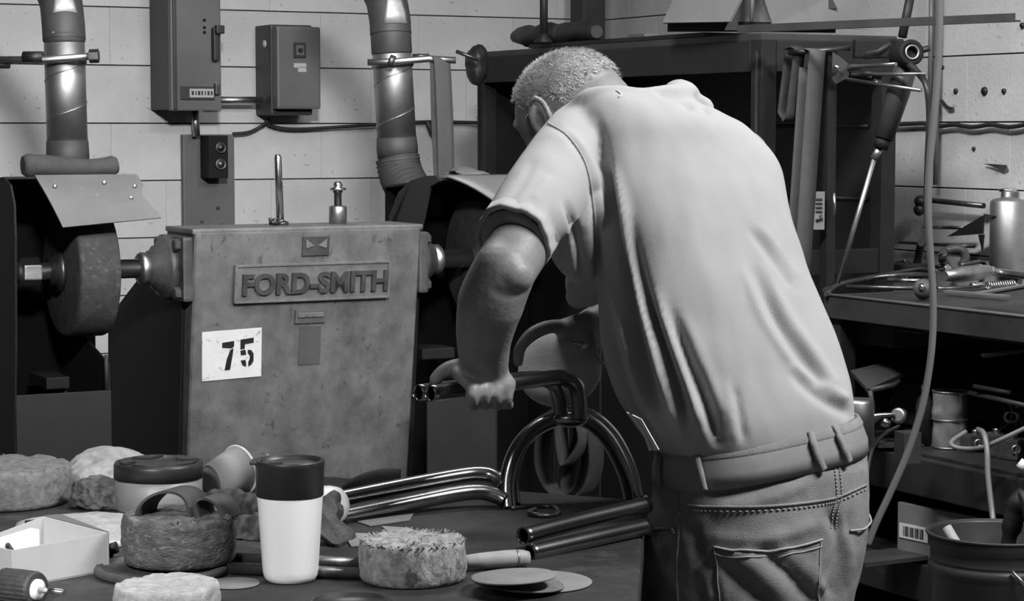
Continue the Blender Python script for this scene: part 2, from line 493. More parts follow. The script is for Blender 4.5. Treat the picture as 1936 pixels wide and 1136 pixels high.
# conduits and cables on the wall
def wlp(px, py, off): x, z = wl(px, py, off); return Wd(x, KR.y - off, z)
def wrp(px, py, off): y, z = wr(px, py, off); return Wd(KR.x - off, y, z)
g = G(); g.tube([wlp(405, 189, .09), wlp(496, 189, .09)], 0.012, 14)
c1 = tag(build('conduit', g, MT['steeldull'], None), 'short level steel conduit joining the switch box and the control box', 'conduit')
g = G(); g.tube([wlp(368, 205, .06), wlp(371, 258, .06)], 0.014, 14)
tag(build('conduit', g, MT['steeldull'], None), 'short upright conduit below the tall switch box', 'conduit')
pts = [wlp(440, 253, .03), wlp(470, 250, .03), wlp(495, 238, .03), wlp(508, 225, .03), wlp(505, 233, .03), wlp(530, 242, .03), wlp(570, 244, .03), wlp(640, 240, .03), wlp(720, 235, .03), wlp(810, 230, .03), wlp(920, 232, .03), wlp(1000, 232, .03)]
g = G(); g.tube(smooth_path(pts, 6), 0.006, 8)
tag(build('cable', g, MT['rubber'], None), 'thin black cable running level across the left block wall', 'cable')
pts = [wlp(808, 230, .03), wlp(812, 240, .035), wlp(818, 253, .035), wlp(826, 252, .03), wlp(826, 235, .03)]
g = G(); g.tube(smooth_path(pts, 6), 0.009, 8)
tag(build('cable_loop', g, MT['rubber'], None), 'small black drooping loop of cable beside the hanging belt', 'cable')
pts = []
for i in range(40):
    px = 1400 + i * 14.5
    pts.append(wrp(px, 234 + (2.2 * math.sin(i * 1.3) if i > 26 else .8 * math.sin(i)) + (4 if i > 24 else 0), .02))
g = G(); g.tube(smooth_path(pts, 4), 0.007, 8)
tag(build('cable', g, MT['rubber'], None), 'thick black wavy cable running level across the right block wall', 'cable')
# ------------------------------------------------------------------ pedestal grinder
S0 = P(115, 512, 5.5)                    # point on the spindle axis (outer face of the left wheel)
SZ = S0.z
GM = Matrix.Translation((S0.x, S0.y, 0)) @ ROOM      # grinder axes: x along the spindle, -y to the front
GI = GM.inverted()
def gp(px, py, v=0.0):                   # pixel on the plane y = v of the grinder axes
    return GI @ hit(px, py, S0 + V * v, V)
def gx(px, v=0.0): return gp(px, 512, v).x
FV = -0.12                               # front face of the pedestal at its top
a = gp(369, 438, FV); b = gp(797, 430, FV)
XL, XR, ZT = a.x, b.x, (a.z + b.z) / 2
zb = gp(350, 890, FV).z
def lean(z): return FV + 0.08 * (ZT - z) / (ZT - zb)  # the front leans back towards the foot
def gf(px, py):                          # pixel on the leaning front face -> (x, y, z)
    v = FV
    for _ in range(8):
        q = gp(px, py, v); v = lean(q.z)
    return Vector((q.x, v, q.z))
gr = thing('pedestal_grinder', 'large worn grey two-wheel pedestal grinder with raised maker name plate and painted number', 'grinder', M=GM)
# pedestal casting: the front part stands proud, the rear part flares backwards below the spindle
g = G()
def sect(z, yb): return [(XL, lean(z), z), (XR, lean(z), z), (XR, yb, z), (XL, yb, z)]
zs = [0.0, 0.5, SZ - .17, SZ + 0.035, SZ + 0.06, ZT]
ybs = [0.60, 0.60, 0.58, 0.14, 0.10, 0.10]
for i in range(len(zs) - 1):
    g.hexa(sect(zs[i], ybs[i]), sect(zs[i + 1], ybs[i + 1]))
# keep only the outer skin: one lofted shell
g = G(); rows = [[Vector(p) for p in sect(z, y)] for z, y in zip(zs, ybs)]
g.grid(rows, smooth=False, closed=True)
n = len(rows[0]); g.f.append((3, 2, 1, 0)); g.sm.append(False); k = (len(rows) - 1) * n
g.f.append((k, k + 1, k + 2, k + 3)); g.sm.append(False)
body = build('pedestal', g, MT['castmachine'], gr, bevel=0.012, seg=3)
# black sheets, left and right: shade of the pedestal sides painted in
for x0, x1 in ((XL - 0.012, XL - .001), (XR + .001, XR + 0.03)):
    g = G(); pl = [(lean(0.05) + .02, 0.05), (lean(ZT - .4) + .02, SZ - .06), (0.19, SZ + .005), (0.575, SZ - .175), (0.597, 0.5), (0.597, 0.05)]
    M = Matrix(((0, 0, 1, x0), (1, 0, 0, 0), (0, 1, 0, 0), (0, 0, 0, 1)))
    g.prism(pl, x1 - x0, M); build('shaded_side', g, MT['blackpaint'], gr, bevel=0.003)
# top cap strip
g = G(); g.box(((XL + XR) / 2, FV + .108, ZT + .001), (XR - XL + .012, .212, .014)); build('top_cap', g, MT['castmachine'], gr, bevel=0.005)
# foot flange
g = G(); g.box(((XL + XR) / 2, .18, .02), (XR - XL + .16, .62, .04)); build('foot', g, MT['castdark'], gr, bevel=0.008)
# name plate with raised letters
MT['nameplate'] = mat('name_plate_paint', 0.13, 0.45, var=0.3, scale=25, bump=0.25, bscale=60)
c = [gf(440, 499), gf(733, 494), gf(733, 562), gf(440, 574)]
xa, xb = (c[0].x + c[3].x) / 2, (c[1].x + c[2].x) / 2
za, zc = (c[2].z + c[3].z) / 2, (c[0].z + c[1].z) / 2
fy = lambda z: lean(z)
def tilt(x, z, out): return Vector((x, lean(z) - out, z))
g = G()
g.hexa([tilt(xa, za, -.004), tilt(xb, za, -.004), tilt(xb, za, .012), tilt(xa, za, .012)],
       [tilt(xa, zc, -.004), tilt(xb, zc, -.004), tilt(xb, zc, .012), tilt(xa, zc, .012)])
npl = build('name_plate', g, MT['nameplate'], gr, bevel=0.004)
bw = .006
for (x0, x1, z0, z1) in ((xa, xb, za, za + bw), (xa, xb, zc - bw, zc), (xa, xa + bw, za, zc), (xb - bw, xb, za, zc)):
    g = G(); g.hexa([tilt(x0, z0, .010), tilt(x1, z0, .010), tilt(x1, z0, .016), tilt(x0, z0, .016)],
                    [tilt(x0, z1, .010), tilt(x1, z1, .010), tilt(x1, z1, .016), tilt(x0, z1, .016)])
    build('plate_border', g, MT['nameplate'], npl, bevel=0.0015)
def letters(txt, x0, x1, z0, z1, out, depth, m, parent, bold=0.02):
    vs, fs = text_mesh(txt, z1 - z0, depth, x1 - x0, bold)
    g = G(); pts = []
    for v in vs:
        z = z0 + v.y
        pts.append(Vector((x0 + v.x, lean(z) - out - v.z, z)))
    g.add(pts, fs); return build('raised_letters' if depth > .004 else 'lettering', g, m, parent, recalc=False)
MT['letter'] = mat('worn_letter', 0.045, 0.45, var=0.45, scale=22, bump=0.2)
la = gf(455, 518); lb = gf(727, 551)
letters('FORD-SMITH', la.x, lb.x, (gf(455, 560).z + gf(727, 553).z) / 2 + .004, (gf(455, 512).z + gf(727, 510).z) / 2 - .003, .014, .014, MT['letter'], npl, 0.035)
# square emblem near the top
e0 = gf(570, 484); e1 = gf(622, 446)
g = G(); g.hexa([tilt(e0.x, e0.z, -.003), tilt(e1.x, e0.z, -.003), tilt(e1.x, e0.z, .006), tilt(e0.x, e0.z, .006)],
                [tilt(e0.x, e1.z, -.003), tilt(e1.x, e1.z, -.003), tilt(e1.x, e1.z, .006), tilt(e0.x, e1.z, .006)])
em = build('emblem_plate', g, MT['castdark'], gr, bevel=0.002)
mx, mz = (e0.x + e1.x) / 2, (e0.z + e1.z) / 2; ew = (e1.x - e0.x) / 2; eh = (e1.z - e0.z) / 2
g = G()
for sx in (-1, 1):
    g.add([tilt(mx + sx * ew * .8, mz + eh * .75, .009), tilt(mx + sx * ew * .15, mz + eh * .05, .009), tilt(mx + sx * ew * .75, mz - eh * .2, .009),
           tilt(mx + sx * ew * .8, mz + eh * .75, .005), tilt(mx + sx * ew * .15, mz + eh * .05, .005), tilt(mx + sx * ew * .75, mz - eh * .2, .005)],
          [(0, 1, 2), (5, 4, 3), (0, 3, 4, 1), (1, 4, 5, 2), (2, 5, 3, 0)])
build('emblem_relief', g, MT['paintgrey'], em)
# small riveted plate and the darker square of bare paint below
p0 = gf(556, 612); p1 = gf(614, 583)
g = G(); g.hexa([tilt(p0.x, p0.z, -.002), tilt(p1.x, p0.z, -.002), tilt(p1.x, p0.z, .006), tilt(p0.x, p0.z, .006)],
                [tilt(p0.x, p1.z, -.002), tilt(p1.x, p1.z, -.002), tilt(p1.x, p1.z, .012), tilt(p0.x, p1.z, .012)])
sp = build('small_plate', g, MT['plate'], gr, bevel=0.003)
q0 = gf(561, 600); q1 = gf(609, 589)
g = G(); g.hexa([tilt(q0.x, q0.z, .006), tilt(q1.x, q0.z, .006), tilt(q1.x, q0.z, .0135), tilt(q0.x, q0.z, .0135)],
                [tilt(q0.x, q1.z, .006), tilt(q1.x, q1.z, .006), tilt(q1.x, q1.z, .0135), tilt(q0.x, q1.z, .0135)])
build('plate_band', g, MT['paintgrey'], sp, bevel=0.002)
p0 = gf(563, 690); p1 = gf(607, 616)
g = G(); g.hexa([tilt(p0.x, p0.z, -.002), tilt(p1.x, p0.z, -.002), tilt(p1.x, p0.z, .002), tilt(p0.x, p0.z, .002)],
                [tilt(p0.x, p1.z, -.002), tilt(p1.x, p1.z, -.002), tilt(p1.x, p1.z, .002), tilt(p0.x, p1.z, .002)])
build('blank_plate', g, mat('blank_plate_paint', .075, .5, var=.2), gr)
# painted number plate: stencilled 75
c = [gf(381, 628), gf(494, 619), gf(493, 711), gf(381, 721)]
g = G(); d = Vector((0, -.004, 0))
g.hexa([x + d * -.5 for x in c], [x + d for x in c]); num = build('number_plate', g, MT['white'], gr, bevel=0.001)
def on75(u, v):                          # u right, v down in 0..1 of the plate
    t0 = c[0].lerp(c[1], u); t1 = c[3].lerp(c[2], u); return t0.lerp(t1, v)
def stroke(poly):
    g = G(); top = [on75(u, v) + Vector((0, -.0062, 0)) for u, v in poly]; bot = [on75(u, v) + Vector((0, -.003, 0)) for u, v in poly]
    k = len(poly); fs = [tuple(range(k)), tuple(range(2 * k - 1, k - 1, -1))] + [(i, (i + 1) % k, k + (i + 1) % k, k + i) for i in range(k)]
    g.add(top + bot, fs); return g
seven = [[(.335, .245), (.53, .225), (.53, .33), (.50, .37), (.335, .345)], [(.47, .40), (.52, .38), (.50, .55), (.465, .80), (.375, .81), (.41, .60)]]
five = [[(.64, .21), (.86, .19), (.86, .29), (.71, .305), (.71, .40), (.64, .41)], [(.64, .44), (.72, .42), (.735, .52), (.65, .53)],
        [(.765, .43), (.82, .44), (.86, .52), (.86, .66), (.82, .74), (.775, .765), (.775, .68), (.80, .62), (.80, .54), (.765, .50)],
        [(.645, .64), (.72, .63), (.735, .69), (.735, .765), (.68, .74)]]
for pl in seven + five: build('stencil_stroke', stroke(pl), MT['black'], num)

# spindle, bearing flanges, nuts, wheels
MS = lambda x: axisM((x, 0, SZ), (1, 0, 0))
XF0 = 0.0                                # outer face of the left wheel
WT = gx(193) - gx(115)                   # wheel width
WR = S(126, 5.5)
xr1 = XR + (XL - WT) * 1.0               # right wheel begins as far from the pedestal as the left one
g = G(); g.lathe([(0.0235, 0), (0.0235, XR + XL - gx(60) * 2 + .1)], MS(-.02), 24)
g = G(); g.lathe([(0.0245, -.02), (0.0245, XR + XL - WT + .13)], MS(0), 24); build('spindle', g, MT['steel'], gr)
def wheelpart(x, nm='wheel'):
    w = WT
    g = G(); g.lathe([(0.03, 0), (WR * .93, 0), (WR * .985, .003), (WR, .009), (WR, w - .009), (WR * .985, w - .003), (WR * .9, w), (.03, w)], MS(x), 64)
    return build(nm, g, MT['wheel'], gr)
w1 = wheelpart(0.0)
w2 = wheelpart(XR + XL - WT - .0)
for x, sg in ((0.0, -1), (XR + XL, 1)):
    g = G(); g.lathe([(0.052, 0), (0.052, .012), (.036, .016), (.036, .03), (0.0, .03)], axisM((x, 0, SZ), (sg, 0, 0)), 28); build('wheel_flange', g, MT['darksteel'], gr)
    g = G(); g.lathe([(0.022, .03), (0.022, .11), (.0, .112)], axisM((x, 0, SZ), (sg, 0, 0)), 20); build('spindle_thread', g, MT['steeldull'], gr)
    g = G(); g.lathe([(0.036, .056), (0.036, .1), (0.031, .104), (0, .104)], axisM((x, 0, SZ), (sg, 0, 0)), 6, smooth=False); build('nut', g, MT['steeldull'], gr, bevel=0.003)
def bearing(x, sg):
    M = axisM((x, 0, SZ), (sg, 0, 0))
    g = G(); hz = .082
    M2 = Matrix(((sg, 0, 0, x + sg * .012), (0, 1, 0, 0.0), (0, 0, 1, SZ), (0, 0, 0, 1)))
    g.box((x + sg * .014, -.01, SZ), (.028, .19, .165)); bp = build('bearing_plate', g, MT['castdark'], gr, bevel=0.008)
    g = G(); g.lathe([(.085, .028), (.078, .05), (.06, .058), (.058, .07), (.045, .074), (.045, .085), (.03, .088), (.0, .088)], M, 32); build('bearing_housing', g, MT['castdark'], gr)
    g = G(); g.lathe([(.04, .085), (.042, .105), (.036, .112), (.025, .112)], M, 24); build('collar', g, MT['steeldull'], gr)
    for dy in (-.078, .062):
        for dz in (-.062, .062):
            g = G(); g.lathe([(.017, .028), (.017, .04), (.014, .044), (.0, .044)], axisM((x, dy, SZ + dz), (sg, 0, 0)), 6, smooth=False); build('bolt', g, MT['castdark'], gr, bevel=.002)
bearing(XL, -1); bearing(XR, 1)
# what stands on the machine head
q = gp(530, 424, 0.0)
g = G(); a = GM @ Vector((q.x, 0, ZT + .008)); bt = GM @ gp(525, 292, 0.0)
rodt = thing('steel_rod', 'upright bright steel rod standing on the grinder head', 'rod', loc=a)
g.tube([a, a.lerp(bt, .96), a.lerp(bt, 1.0)], [.0105, .0095, .007], 14); build('shaft', g, MT['steel'], rodt, world=True)
g = G(); g.lathe([(.022, 0), (.022, .008), (.014, .012), (.0125, .012)], Matrix.Translation(a), 16); build('collar', g, MT['darksteel'], rodt, world=True)
q = gp(639, 424, 0.0); a = GM @ Vector((q.x, 0, ZT + .008))
lub = thing('oil_cup', 'small brass-like oiler with round knob standing on the grinder head', 'oiler', loc=a)
g = G(); g.lathe([(.024, 0), (.024, .044), (.021, .048), (.0, .048)], Matrix.Translation(a), 20); build('cup', g, MT['steeldull'], lub, world=True)
g = G(); g.lathe([(.010, .048), (.010, .082), (.013, .084), (.013, .088), (.0, .088)], Matrix.Translation(a), 16); build('stem', g, MT['darksteel'], lub, world=True)
g = G(); g.lathe([(.008, .088), (.022, .09), (.022, .095), (.010, .098), (.013, .104), (.009, .112), (0, .113)], Matrix.Translation(a), 16); build('knob', g, MT['steel'], lub, world=True)
q = gp(518, 424, 0.0); a = GM @ Vector((q.x - .004, -.03, ZT + .008))
g = G()
for i in range(6): g.tube([a + Vector((rnd.uniform(-.02, .02), rnd.uniform(-.01, .01), .004)), a + Vector((rnd.uniform(-.022, .022), rnd.uniform(-.01, .01), rnd.uniform(.012, .03)))], .004, 6)
tag(build('cord_scrap', g, MT['darksteel'], None), 'little tuft of dark wire scrap at the foot of the upright rod', 'scrap')
# bolts standing out at the right edge of the head
for py in (449, 538):
    q = gp(800, py, FV + .04)
    g = G(); g.lathe([(.019, 0), (.019, .012), (.012, .017), (0, .017)], axisM((XR + .0, FV + .045, q.z), (1, 0, 0)), 14); build('side_bolt', g, MT['castmachine'], gr)

# ------------------------------------------------------------------ sheet metal dust hoods around both wheels
MT['hoodside'] = mat('hood_dark_grey', 0.009, 0.65, spec=.25, var=0.25, scale=4)
MT['hoodfront'] = mat('hood_front_grey', 0.022, 0.6, spec=.25, var=0.25, scale=4)
MT['hoodin'] = mat('hood_inside_black', 0.004, 0.9, spec=.1, var=0.3, scale=6)  # near-black for the back panels inside the hoods
def hood(dx, label, flapscrew):
    M = GM @ Matrix.Translation((dx, 0, 0)); t = thing('dust_hood', label, 'dust hood', M=M, group=None)
    xl = gx(-13); xr = gx(152) + .02; x1_ = gx(232)
    hz = (GI @ hit(46, 340, S0 + U * xl, U)).z
    def plate(x0, x1, pl, nm, m, bv=.002):
        g = G(); g.prism(pl, x1 - x0, Matrix(((0, 0, 1, x0), (1, 0, 0, 0), (0, 1, 0, 0), (0, 0, 0, 1)))); return build(nm, g, m, t, bevel=bv)
    arc = [(.24 - .20 * math.cos(a) - .2 + .0, hz - .10 + .10 * math.sin(a)) for a in [math.pi * k / 10 for k in range(11)]]
    # outer side plate: rounded top, front edge falling back towards the foot
    pl = [(-.17, 0.0), (-.17, .80), (-.19, .97), (-.205, SZ + .1), (-.20, hz - .06), (-.17, hz - .015), (-.12, hz), (.12, hz), (.2, hz - .05), (.24, hz - .15), (.24, 0.0)]
    plate(xl, xl + .006, pl, 'side_plate', MT['hoodside'])
    # inner side plate, only below the wheel
    pl = [(-.17, 0.0), (-.17, SZ - .22), (.24, SZ - .12), (.24, 0.0)]
    plate(xr - .006, xr, pl, 'inner_plate', MT['hoodside'])
    g = G(); g.box(((xl + x1_) / 2, .243, hz / 2 - .012), (x1_ - xl, .006, hz - .026)); build('back_panel', g, MT['hoodin'], t)
    ztop = gp(120, 742, -.17).z
    g = G(); g.box(((xl + xr) / 2 + .002, -.173, ztop / 2), (xr - xl - .004, .006, ztop)); fp = build('front_panel', g, MT['hoodfront'], t, bevel=.002)
    g = G(); g.tube([Vector((xr - .01, -.17, ztop)), Vector((xr - .01, -.17, SZ - .2))], .005, 8); build('edge_strip', g, MT['darkpaint'], t)
    # sloping top plate that carries the flap
    x1 = gx(232)
    g = G(); g.slab([(xl, -.12, hz + .004), (x1, -.12, hz + .004), (x1, .24, hz - .02), (xl, .24, hz - .02)], .006, Z); build('top_plate', g, MT['hoodside'], t)
    A = [(xl + .075, -.12, hz + .006), (x1 - .0, -.12, hz + .006), (x1 + .035, -.2, hz - .10), (xl + .115, -.215, hz - .118)]
    rows = []
    for i in range(9):
        s = i / 8; l = Vector(A[0]).lerp(Vector(A[3]), s); r = Vector(A[1]).lerp(Vector(A[2]), s)
        if i == 6: r.x -= .012
        if i in (3, 4, 5): r.x -= .02 * (1 - abs(i - 4) * .4)
        rows.append([l.lerp(r, j / 12) + Vector((0, -.008 * math.sin(math.pi * s), 0)) for j in range(13)])
    g = G(); g.solid_sheet(rows, .004, smooth=False); fl = build('flap', g, MT['plate'], t)
    for s, r in ((.25, .12), (.2, .62), (.55, .8), (.3, .9)):
        l = Vector(A[0]).lerp(Vector(A[3]), s); rr = Vector(A[1]).lerp(Vector(A[2]), s); p = l.lerp(rr, r)
        g = G(); g.ball(p + Vector((0, -.008, .004)), (.006, .003, .006), n=10, m=6); build('rivet', g, MT['steeldull'], fl)
    # internal rest bracket
    g = G(); g.box(((xl + xr) / 2 + .03, .05, SZ - .28), (.06, .16, .03)); g.box(((xl + xr) / 2 + .055, .05, SZ - .4), (.012, .12, .24)); build('rest_bracket', g, MT['hoodside'], t, bevel=.004)
    return t, xl, x1, hz
h1, hxl, hx1, hhz = hood(0.0, 'dark sheet metal dust hood with pale flap around the left grinding wheel', True)
# the second hood stands mirrored on the other side; its inner side plate shows
MH = GM @ Matrix.Translation((gp(838, 340, -.12).x, 0, 0))
h2 = thing('dust_hood', 'dark sheet metal dust hood with curved side around the right grinding wheel', 'dust hood', M=MH)
HI = MH.inverted()
def hp(px, py, v): return HI @ hit(px, py, S0 + V * v, V)
z2 = hp(850, 336, -.12).z; W2 = .46
def plate2(x0, x1, pl, nm, m, bv=.002):
    g = G(); g.prism(pl, x1 - x0, Matrix(((0, 0, 1, x0), (1, 0, 0, 0), (0, 1, 0, 0), (0, 0, 0, 1)))); return build(nm, g, m, h2, bevel=bv)
# curved side cheek
pl = [(-.02, SZ - .0), (-.17, SZ + .02), (-.165, z2 - .12), (-.12, z2 - .02), (-.05, z2 + .01), (.05, z2), (.13, z2 - .035), (.2, z2 - .11), (.245, z2 - .24), (.25, SZ)]
pl = [(.02, SZ + .035), (-.06, SZ + .20), (-.125, z2 - .008), (-.10, z2 + .006), (-.03, z2 + .004), (.06, z2 - .01), (.14, z2 - .045), (.2, z2 - .11), (.25, z2 - .24), (.25, SZ + .035)]
plate2(-.012, -.004, pl, 'side_plate', MT['hoodfront'])
g = G(); g.box((W2 / 2, .25, z2 / 2 - .016), (W2, .006, z2 - .034)); build('back_panel', g, MT['hoodin'], h2)
g = G(); g.box((W2, .04, z2 / 2), (.006, .42, z2)); build('outer_plate', g, MT['hoodside'], h2)
g = G(); g.slab([(-.004, -.12, z2), (W2, -.12, z2), (W2, .25, z2 - .03), (-.004, .25, z2 - .03)], .006, Z); build('top_plate', g, MT['hoodside'], h2)
rows = []
for i in range(9):
    s = i / 8; x0 = .0 + .115 * s ** 1.3
    rows.append([Vector((x0 + (W2 - x0) * j / 8, -.122 - .09 * s, z2 + .006 - .02 * s - .055 * s * s)) for j in range(9)])
g = G(); g.solid_sheet(rows, .004); fl = build('flap', g, MT['plate'], h2)
a = rows[4][4]; g = G(); g.box(a + Vector((-.03, -.006, .008)), (.055, .006, .008), Matrix.Rotation(.5, 3, 'Y')); build('slot', g, MT['black'], fl)
q0 = hp(806, 742, -.17); q1 = hp(936, 742, -.17)
g = G(); g.box(((q0.x + q1.x) / 2, -.173, q0.z / 2), (q1.x - q0.x, .006, q0.z)); build('front_panel', g, MT['hoodfront'], h2, bevel=.002)
g = G(); g.box((q1.x + .004, .04, q0.z / 2), (.006, .42, q0.z)); build('inner_plate', g, MT['hoodside'], h2)
g = G(); g.box((q0.x + .12, .06, SZ - .26), (.1, .12, .03)); build('rest_bracket', g, MT['hoodside'], h2, bevel=.004)

# foam roll lying on the left hood
xa, xb = gp(44, 316, -.08).x, gp(222, 316, -.08).x
g = G(); pts = []; rs = []
for i in range(25):
    s = i / 24; x = xa + (xb - xa) * s
    dip = .007 * math.sin(math.pi * s) - .004 * math.sin(6 * s)
    pts.append(GM @ Vector((x, -.075, hhz + .030 - dip * .7))); rs.append(.027 - dip * .6 + (.002 if i < 3 else 0))
g.tube(pts, [rs[0] * .8] + rs[1:-1] + [rs[-1] * .75], 16); 
MT['foam'] = mat('dark_foam', 0.05, 0.9, var=0.25, scale=14, bump=0.3)
tag(build('foam_roll', g, MT['foam'], None), 'dark foam roll lying on top of the left dust hood', 'foam roll')

# ------------------------------------------------------------------ dust ducts
def duct(label, top, bot, r, elbow, spiral0, bands, low, group=None):
    t = thing('dust_duct', label, 'duct', loc=bot)
    ax = (top - bot).normalized(); L = (top - bot).length
    M = axisM(bot, ax, (0, -1, 0))
    g = G(); g.lathe([(r, L * low), (r, L)], M, 40); build('pipe', g, MT['galv'], t, world=True)
    # spiral seam
    pts = []
    for i in range(160):
        s = i / 159; a = s * math.pi * 2 * 2.6 + spiral0; z = L * low + (L * (1 - low)) * s
        pts.append(M @ Vector((math.cos(a) * r, math.sin(a) * r, z)))
    g = G(); g.tube(pts, .0018, 6); build('spiral_seam', g, MT['steeldull'], t, world=True)
    g = G(); g.lathe([(r * 1.03, 0), (r * 1.06, L * low * .5), (r * 1.03, L * low), (r * .99, L * low + .001)], M, 40); build('lower_sleeve', g, MT['tape'], t, world=True)
    for (z0, z1, m) in bands:
        g = G(); g.lathe([(r * 1.01, L * z0), (r * 1.035, L * z0 + .004), (r * 1.035, L * z1 - .004), (r * 1.01, L * z1)], M, 40); build('tape_band', g, MT['tape'] if m else MT['galv'], t, world=True)
    return t, M, L
dA_bot = P(129, 320, 5.78); dA_top = P(121, 62, 5.78)
rA = S(38, 5.78)
tA, MA, LA = duct('spiral galvanised dust duct rising from the left dust hood', dA_top, dA_bot, rA, None, 2.2, [(.93, 1.0, 1)], .21)
pts = smooth_path([dA_top + (dA_top - dA_bot).normalized() * -.02, P(119, 40, 5.79), P(112, -5, 5.83), P(85, -50, 5.9), P(30, -85, 6.0), P(-60, -110, 6.2)], 6)
g = G(); g.tube(pts, rA * 1.05, 32); build('elbow', g, MT['tape'], tA, world=True)
c0 = P(116, 14, 5.80); g = G()
for k in range(6):
    a = -.5 + .2 * k
MTpatch = mat('worn_duct_patch', .4, .5, .6, var=.4, scale=14)
pp = smooth_path([P(119, 24, 5.79), P(112, -5, 5.83), P(104, -22, 5.86)], 6)
# bare metal gore showing on the elbow: a half-shell sitting on its front
rows = []
for p_, tt in ((pts[6], 0), (pts[8], .25), (pts[10], .5), (pts[12], .75), (pts[14], 1.0)):
    i = pts.index(p_); T = (pts[i + 1] - pts[i - 1]).normalized(); f = Vector((0.35, -1, 0)); f = (f - T * f.dot(T)).normalized(); sd = T.cross(f)
    w = 1.2 - tt * .9
    rows.append([p_ + (f * math.cos(a) + sd * math.sin(a)) * rA * 1.07 for a in [w * (-.5 + k / 8) for k in range(9)]])
g = G(); g.solid_sheet(rows, .002); build('gore', g, MTpatch, tA, world=True)
# clamp
def ringM(t, M, z, r, m, nm='clamp_band'):
    g = G(); g.lathe([(r * 1.0, z - .012), (r * 1.07, z - .011), (r * 1.07, z + .011), (r * 1.0, z + .012)], M, 40); return build(nm, g, m, t, world=True)
ringM(tA, MA, LA * .80, rA, MT['steeldull'])
yv = 5.78
g = G(); g.tube([P(-40, 113, yv - .06), P(84, 113, yv - .075), P(175, 106, yv - .075)], .0095, 10)
brA = thing('duct_bracket', 'level clamp rod holding the left dust duct', 'bracket', loc=P(84, 113, yv - .06))
build('rod', g, MT['steeldull'], brA, world=True)
g = G(); g.lathe([(.018, -.012), (.018, .012)], axisM(P(178, 106, yv - .075), (1, 0, .05)), 6, smooth=False); build('nut', g, MT['darksteel'], brA, world=True)
g = G(); g.tube([P(-40, 121, yv - .05), P(18, 121, yv - .05)], .012, 10); build('lower_rod', g, MT['black'], brA, world=True)
g = G(); g.tube([P(44, 108, yv - .07), P(82, 108, yv - .075)], .015, 10); build('clamp_jaw', g, MT['black'], brA, world=True)

# second duct
DB = 6.35
dB_bot = P(752, 300, DB); dB_top = P(738, 52, DB); rB = S(37, DB)
tB, MB_, LB = duct('spiral galvanised dust duct rising from the right dust hood', dB_top, dB_bot, rB, None, 3.4, [(.80, 1.0, 1)], .16)
pts = smooth_path([dB_top - (dB_top - dB_bot).normalized() * .02, P(736, 30, DB + .01), P(725, -12, DB + .06), P(690, -60, DB + .14), P(620, -100, DB + .3)], 6)
g = G(); g.tube(pts, rB * 1.05, 32); build('elbow', g, MT['tape'], tB, world=True)
rows = []
for i, tt in ((3, 1.0), (5, .8), (7, .6), (9, .4), (11, .25)):
    p_ = pts[i]; T = (pts[i + 1] - pts[i - 1]).normalized(); f = Vector((0.4, -1, 0)); f = (f - T * f.dot(T)).normalized(); sd = T.cross(f)
    rows.append([p_ + (f * math.cos(a) + sd * math.sin(a)) * rB * 1.07 for a in [tt * 1.3 * (-.5 + k / 8) for k in range(9)]])
g = G(); g.solid_sheet(rows, .002); build('gore', MTpatch and g, MTpatch, tB, world=True)
# flexible hose from the duct to the hood
hs = smooth_path([dB_bot, P(758, 330, DB - .01), P(775, 362, DB - .06), P(800, 400, DB - .12)], 14)
g = G(); rr = [rB * (1.10 + .05 * (k % 3 == 0)) for k in range(len(hs))]
g.tube(hs, rr, 32); build('flex_hose', g, MT['hosedark'], tB, world=True)
ringM(tB, MB_, LB * .73, rB, MT['steeldull'])
yv = DB - .09
brB = thing('duct_bracket', 'level clamp rod holding the right dust duct and a hanging belt', 'bracket', loc=P(700, 117, yv))
g = G(); g.tube([P(695, 118, yv), P(740, 117, yv), P(811, 111, yv), P(862, 114, yv)], .0095, 10); build('rod', g, MT['steeldull'], brB, world=True)
g = G(); g.tube([P(735, 114, yv - .01), P(745, 118, yv - .01)], .018, 10); build('clamp_jaw', g, MT['darksteel'], brB, world=True)
g = G(); g.tube([P(780, 107, yv + .03), P(812, 107, yv + .03)], .008, 8); build('clamp_pin', g, MT['darksteel'], brB, world=True)
# abrasive belt hanging from the rod: a closed loop of cloth
def strap_loop(px_t, py_t, px_b, py_b, D, wpx, gap, tilt_=0.0, wdir=Vector((1, 0, 0)), top_r=.012):
    top = P(px_t, py_t, D); bot = P(px_b, py_b, D); w = S(wpx, D)
    ax = (top - bot).normalized(); wd = (wdir - ax * wdir.dot(ax)).normalized(); n = ax.cross(wd)
    L = (top - bot).length; loop = []
    for k in range(7):
        a = math.pi * k / 6; loop.append(top - ax * top_r + (n * math.cos(a) * top_r + ax * math.sin(a) * top_r))
    m = 10
    for k in range(1, m): s = k / m; loop.append(top - ax * (L * s) - n * (top_r + gap * math.sin(math.pi * s)))
    for k in range(7):
        a = math.pi + math.pi * k / 6; loop.append(bot + ax * top_r + (n * math.cos(a) * top_r + ax * math.sin(a) * top_r))
    for k in range(1, m): s = 1 - k / m; loop.append(top - ax * (L * s) + n * (top_r + gap * math.sin(math.pi * s)))
    loop.append(loop[0].copy())
    rows = [[p - wd * w / 2, p - wd * w / 4, p + wd * w / 4, p + wd * w / 2] for p in loop]
    g = G(); g.solid_sheet(rows, .0022); return g
MT['belt'] = mat('abrasive_belt', 0.055, 0.85, var=0.15, scale=20, bump=0.2, bscale=300)
g = strap_loop(832, 108, 840, 345, yv, 34, .006, wdir=U); tag(build('sanding_belt', g, MT['belt'], None), 'long grey sanding belt looped over the clamp rod beside the right duct', 'sanding belt')
